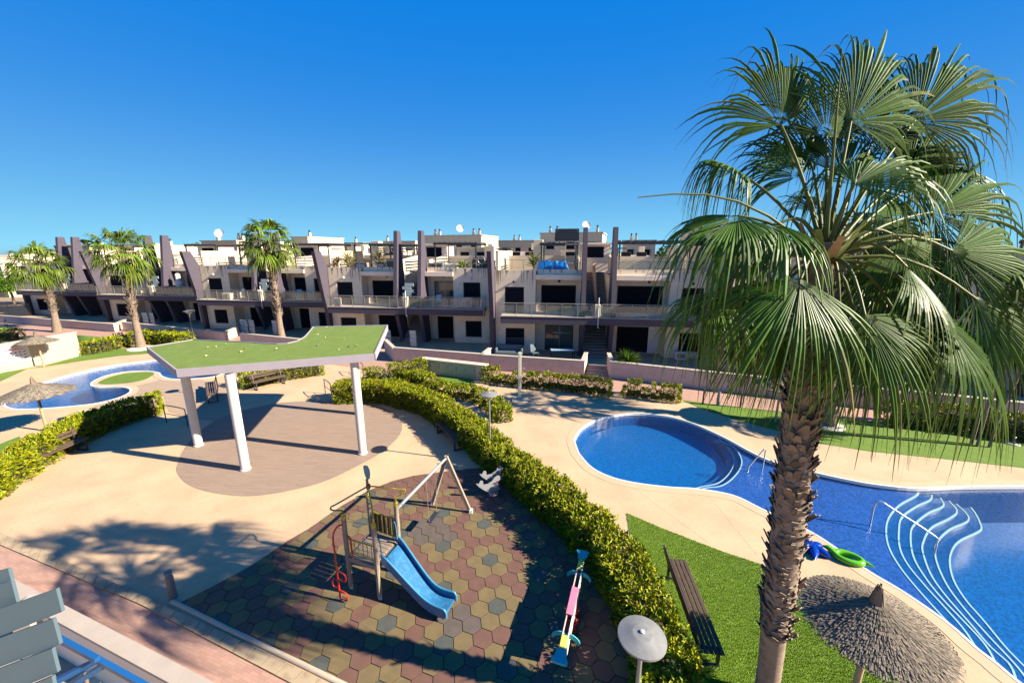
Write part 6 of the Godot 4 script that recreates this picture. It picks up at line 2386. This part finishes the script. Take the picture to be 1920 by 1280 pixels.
func small_things():
	# spiky plant on the wall end by the stairs
	potted("spiky_plant", "big spiky green plant spilling over the garden wall end", G(1176, 690, 0.55), 1.15, 170, 31, M.log, Color(0.07, 0.13, 0.015))
	# tarpaulin heap on the roof terrace
	var t := thing("tarpaulin", "crumpled bright blue tarpaulin over furniture on the roof terrace", "tarpaulin", spot(4, 3.55, 5.92, -2.9), -0.17)
	var m := MB.new()
	var nz := noise(5, 1.6, 3)
	var grid := []
	for i in 19:
		var row := []
		for j in 11:
			var x := (i / 18.0 - 0.5) * 2.7
			var z := (j / 10.0 - 0.5) * 1.5
			var e := minf(1.0, minf(1.0 - absf(x) / 1.35, 1.0 - absf(z) / 0.75) * 5.0)
			var y := (0.85 + nz.get_noise_2d(x * 1.2, z * 1.2 + 3) * 0.35) * e + nz.get_noise_2d(x * 4, z * 4) * 0.12
			row.append(Vector3(x + nz.get_noise_2d(z * 5, x * 5) * 0.1, maxf(0.0, y), z))
		grid.append(row)
	for i in 18:
		for j in 10:
			m.quado(grid[i][j], grid[i + 1][j], grid[i + 1][j + 1], grid[i][j + 1], Vector3.UP)
	obj("sheet", m, M.tarp, t)
	m = MB.new()
	m.tube(PackedVector3Array([Vector3(-1.0, 0.4, 0.78), Vector3(0, 0.36, 0.82), Vector3(1.1, 0.42, 0.78)]), 0.02, 5)
	obj("tie_rope", m, M.white, t)
	# light blue chairs, table and cloth on the balcony behind the pavilion
	chair("light blue folding chair on the balcony by the stair fins", spot(3, 9.35, 3.11, -0.65), -0.3, M.pale_blue)
	chair("light blue chair beside the printed towel on the balcony", spot(3, 11.2, 3.11, -0.8), 2.8, M.pale_blue)
	t = thing("towel", "white and blue printed towel hung over the balcony rail", "towel", spot(3, 12.0, 3.2, -0.05), deg_to_rad(HOUSE_TURN))
	m = MB.new(); m.cbox(Vector3(0, 0.42, -0.06), Vector3(0.75, 0.8, 0.02), 0.004)
	obj("cloth", m, M.pale_blue, t)
	m = MB.new(); m.lathe([Vector2(0, 0), Vector2(0.16, 0.0), Vector2(0.2, 0.004)], 9, Vector3(0.06, 0.4, -0.045), Basis(Vector3.RIGHT, PI / 2))
	obj("print", m, M.mark_blue, t)
	t = thing("beach_toy", "colourful folded beach mattress on the balcony's left end", "mattress", spot(3, 0.75, 3.12, -0.35), deg_to_rad(HOUSE_TURN))
	m = MB.new(); m.cbox(Vector3(0, 0.36, 0), Vector3(0.7, 0.7, 0.12), 0.05)
	obj("mattress", m, M.rose_paint, t)
	m = MB.new(); m.lathe([Vector2(0.12, 0), Vector2(0.26, 0.02), Vector2(0.12, 0.04)], 14, Vector3(0.05, 0.36, 0.05), Basis(Vector3.RIGHT, PI / 2))
	obj("turquoise_ring", m, M.turquoise, t)
	# planter, white chairs on the balcony behind the middle palm
	t = thing("planter", "big tapering white planter at the balcony rail behind the middle palm", "planter", spot(2, 6.3, 3.11, -0.45))
	m = MB.new(); m.lathe([Vector2(0, 0), Vector2(0.3, 0), Vector2(0.42, 1.0), Vector2(0.37, 1.0), Vector2(0.35, 0.9), Vector2(0, 0.9)], 20)
	obj("pot", m, M.cream_bright, t)
	m = MB.new(); m.lathe([Vector2(0, 0.905), Vector2(0.345, 0.905)], 16)
	obj("soil", m, M.soil, t)
	chair("white plastic chair behind the middle palm's trunk", spot(2, 10.3, 3.11, -0.7), 0.4, M.pale_blue)
	chair("white plastic chair near the big white planter", spot(2, 4.2, 3.11, -0.7), -0.4, M.white)
	box_thing("storage_box", "tan storage box on the balcony behind the middle palm", "box", spot(2, 2.9, 3.11, -0.6), Vector3(0.9, 0.6, 0.5), M.render_pale, M.cap)
	# punch bag and planter on the next balcony
	t = thing("punch_bag", "white and grey punch bag hanging over the balcony", "punch bag", spot(1, 9.2, 3.9, -1.0))
	m = MB.new(); m.lathe([Vector2(0, 0), Vector2(0.3, 0.1), Vector2(0.34, 0.5), Vector2(0.22, 0.75), Vector2(0.24, 1.3), Vector2(0.15, 1.45), Vector2(0, 1.48)], 14)
	obj("bag", m, M.white, t)
	m = MB.new(); m.rod(Vector3(0, 1.45, 0), Vector3(0, 1.85, 0), 0.02, 5)
	obj("chain", m, M.dark_metal, t)
	box_thing("planter_box", "cream planter box at the balcony rail beside the punch bag", "planter", spot(1, 6.4, 3.11, -0.5), Vector3(0.7, 1.0, 0.5), M.cream_bright, M.cap)
	chair("white chair on the balcony under the leaning palm", spot(1, 4.6, 3.11, -0.7), 0.2, M.white)
	# ground terrace of the house with the tarpaulin
	t = thing("sofa", "grey blue outdoor sofa under the ground floor window", "sofa", spot(4, 0.6, 0.02, -0.3), deg_to_rad(HOUSE_TURN))
	for q in [[Vector3(0, 0.3, 0), Vector3(1.9, 0.25, 0.75), "seat"], [Vector3(0, 0.6, -0.32), Vector3(1.9, 0.5, 0.18), "backrest"], [Vector3(-0.95, 0.45, 0), Vector3(0.18, 0.45, 0.75), "arm"], [Vector3(0.95, 0.45, 0), Vector3(0.18, 0.45, 0.75), "arm"]]:
		m = MB.new(); m.cbox(q[0], q[1], 0.05)
		obj(q[2], m, M.louvre, t)
	for q in [-0.85, 0.85]:
		m = MB.new(); m.box(Vector3(q, 0.09, 0.0), Vector3(0.08, 0.18, 0.6))
		obj("foot", m, M.dark_metal, t)
	table("terrace table under a blue patterned cloth by the stairs", spot(4, 4.5, 0.02, 0.1), Vector3(1.7, 0.74, 0.9), M.patterned, M.dark_metal)
	chair("grey chair on the ground terrace between sofa and table", spot(4, 2.5, 0.02, 0.0), 0.5, M.louvre)
	box_thing("air_conditioner", "white air conditioner on the terrace right of the stairs", "air conditioner", spot(4, 12.9, 0.05, -0.9), Vector3(0.8, 0.6, 0.3), M.white, M.grey_metal)
	# roof terraces: plants, barbecue, chests
	potted("dry_plant", "tall dry yellowish potted plant on the roof above the light blue chairs", spot(3, 0.9, 5.92, -2.3), 1.2, 60, 71, M.soil, Color(0.20, 0.17, 0.05), false)
	potted("dry_plant", "dry potted plant beside the roof chest", spot(3, 3.3, 5.92, -3.3), 1.2, 50, 72, M.white, Color(0.18, 0.15, 0.05), false)
	potted("dry_plant", "small brown potted shrub at the roof corner by the leaning fin", spot(3, 0.0, 5.92, -2.2), 0.9, 40, 73, M.soil, Color(0.20, 0.11, 0.06), false)
	potted("yucca", "pale spiky yucca on the roof beside the covered motorbike", spot(3, 11.2, 5.92, -2.2), 1.0, 90, 74, M.grey_metal, Color(0.19, 0.24, 0.07))
	potted("grass_pot", "small yellow green pot plant left of the blue tarpaulin", spot(4, 2.1, 5.92, -3.6), 1.1, 60, 75, M.white, Color(0.24, 0.26, 0.04), false)
	box_thing("roof_chest", "brown storage chest on the roof behind the dry plants", "chest", spot(3, 2.1, 5.92, -2.4), Vector3(1.1, 0.75, 0.5), M.step, M.render_pale)
	box_thing("barbecue", "grey barbecue on the roof left of the stair fins", "barbecue", spot(3, 4.8, 5.92, -2.6), Vector3(0.9, 1.1, 0.6), M.grey_metal, M.dark_metal)
	box_thing("barbecue_trolley", "dark barbecue trolley on the roof beside the grey barbecue", "barbecue", spot(3, 3.9, 5.92, -2.5), Vector3(0.8, 0.8, 0.5), M.dark_metal, M.steel)
	box_thing("roof_sofa", "dark grey lounge sofa on the roof right of the stair fins", "sofa", spot(3, 8.9, 5.92, -2.5), Vector3(1.2, 0.75, 0.7), M.grey_metal, M.dark_metal)
	box_thing("roof_sofa", "pale cushioned bench on the roof right of the stair fins", "sofa", spot(3, 10.1, 5.92, -2.6), Vector3(1.0, 0.65, 0.7), M.white, M.steel)
	# covered motorbike with wire wheels
	t = thing("covered_bike", "dark bicycle trailer with wheel rings on the roof beside the yucca", "bike", spot(3, 12.7, 5.92, -2.1), deg_to_rad(HOUSE_TURN))
	for q in [[-0.45, 0.38, 0.36], [0.45, 0.38, 0.36], [0.1, 0.98, 0.30]]:
		m = MB.new()
		var ring := PackedVector3Array()
		for i in 19: ring.append(Vector3(q[0] + cos(i * TAU / 18) * q[2], q[1] + sin(i * TAU / 18) * q[2], 0))
		m.tube(ring, 0.035, 6, false)
		obj("wheel", m, M.steel, t)
	m = MB.new(); m.cbox(Vector3(0, 0.7, -0.25), Vector3(1.5, 1.0, 0.3), 0.15)
	obj("cover", m, M.dark_metal, t)
	# roof of the house with the tarpaulin: table, grill frame
	table("metal table on the roof right of the tarpaulin", spot(4, 5.0, 5.92, -3.4), Vector3(1.1, 0.8, 0.6), M.steel, M.steel)
	t = thing("roof_frame", "thin pale metal frame on the roof left of the stair fins", "frame", spot(4, 5.0, 5.92, -2.6), deg_to_rad(HOUSE_TURN))
	for x in [-0.5, 0.5]:
		m = MB.new(); m.rod(Vector3(x, 0, 0), Vector3(x, 2.2, 0), 0.03, 6)
		obj("upright", m, M.steel, t)
	m = MB.new(); m.rod(Vector3(-0.5, 2.2, 0), Vector3(0.5, 2.2, 0), 0.03, 6)
	obj("cross_bar", m, M.steel, t)
	t = thing("solar_panel", "dark tilted solar panel above the blue tarpaulin", "solar panel", spot(4, 4.6, 8.35, -5.0), deg_to_rad(HOUSE_TURN))
	m = MB.new(); m.cbox(Vector3(0, 0.55, 0), Vector3(1.9, 0.06, 1.4), 0.01, Basis(Vector3.RIGHT, 0.75))
	obj("panel", m, M.shutter, t)
	for x in [-0.8, 0.8]:
		m = MB.new(); m.rod(Vector3(x, 0, 0.3), Vector3(x, 0.9, -0.35), 0.025, 5)
		obj("strut", m, M.steel, t)
	t = thing("side_screen", "black framed pergola with white blinds over the dry roof plants", "pergola", spot(3, 1.2, 5.92, -5.6), deg_to_rad(HOUSE_TURN))
	for x in [-1.4, 2.6]:
		m = MB.new(); m.box(Vector3(x, 1.2, 0), Vector3(0.12, 2.4, 0.12))
		obj("post", m, M.dark_metal, t)
	m = MB.new(); m.box(Vector3(0.6, 2.42, -0.8), Vector3(4.2, 0.14, 1.9))
	obj("roof_board", m, M.grey_metal, t)
	for i in 3:
		m = MB.new(); m.box(Vector3(0.2 + i * 0.72, 1.75, -0.1), Vector3(0.68, 0.5, 0.02))
		obj("blind", m, M.white, t)
	# louvred gate boards by the ground terraces
	for q in [[2, 5.2, 0.9], [2, 6.0, 0.7], [2, 8.5, 0.9], [3, 5.4, 0.7], [3, 7.6, 0.6], [1, 6.2, 0.9], [1, 7.0, 0.7]]:
		t = thing("gate_panel", ["pale slatted gate boards below the leaning palm's house", "pale slatted gate boards below the white planter", "pale slatted gate boards beside the pavilion roof"][q[0] - 1], "gate", spot(q[0], q[1], 0.0, 0.6), deg_to_rad(-20), "pale gates of the ground terraces")
		for i in 4:
			m = MB.new(); m.cbox(Vector3(0, 0.2 + i * 0.34, 0.03 * (i % 2)), Vector3(q[2], 0.31, 0.04), 0.006)
			obj("board", m, M.louvre_pale, t)
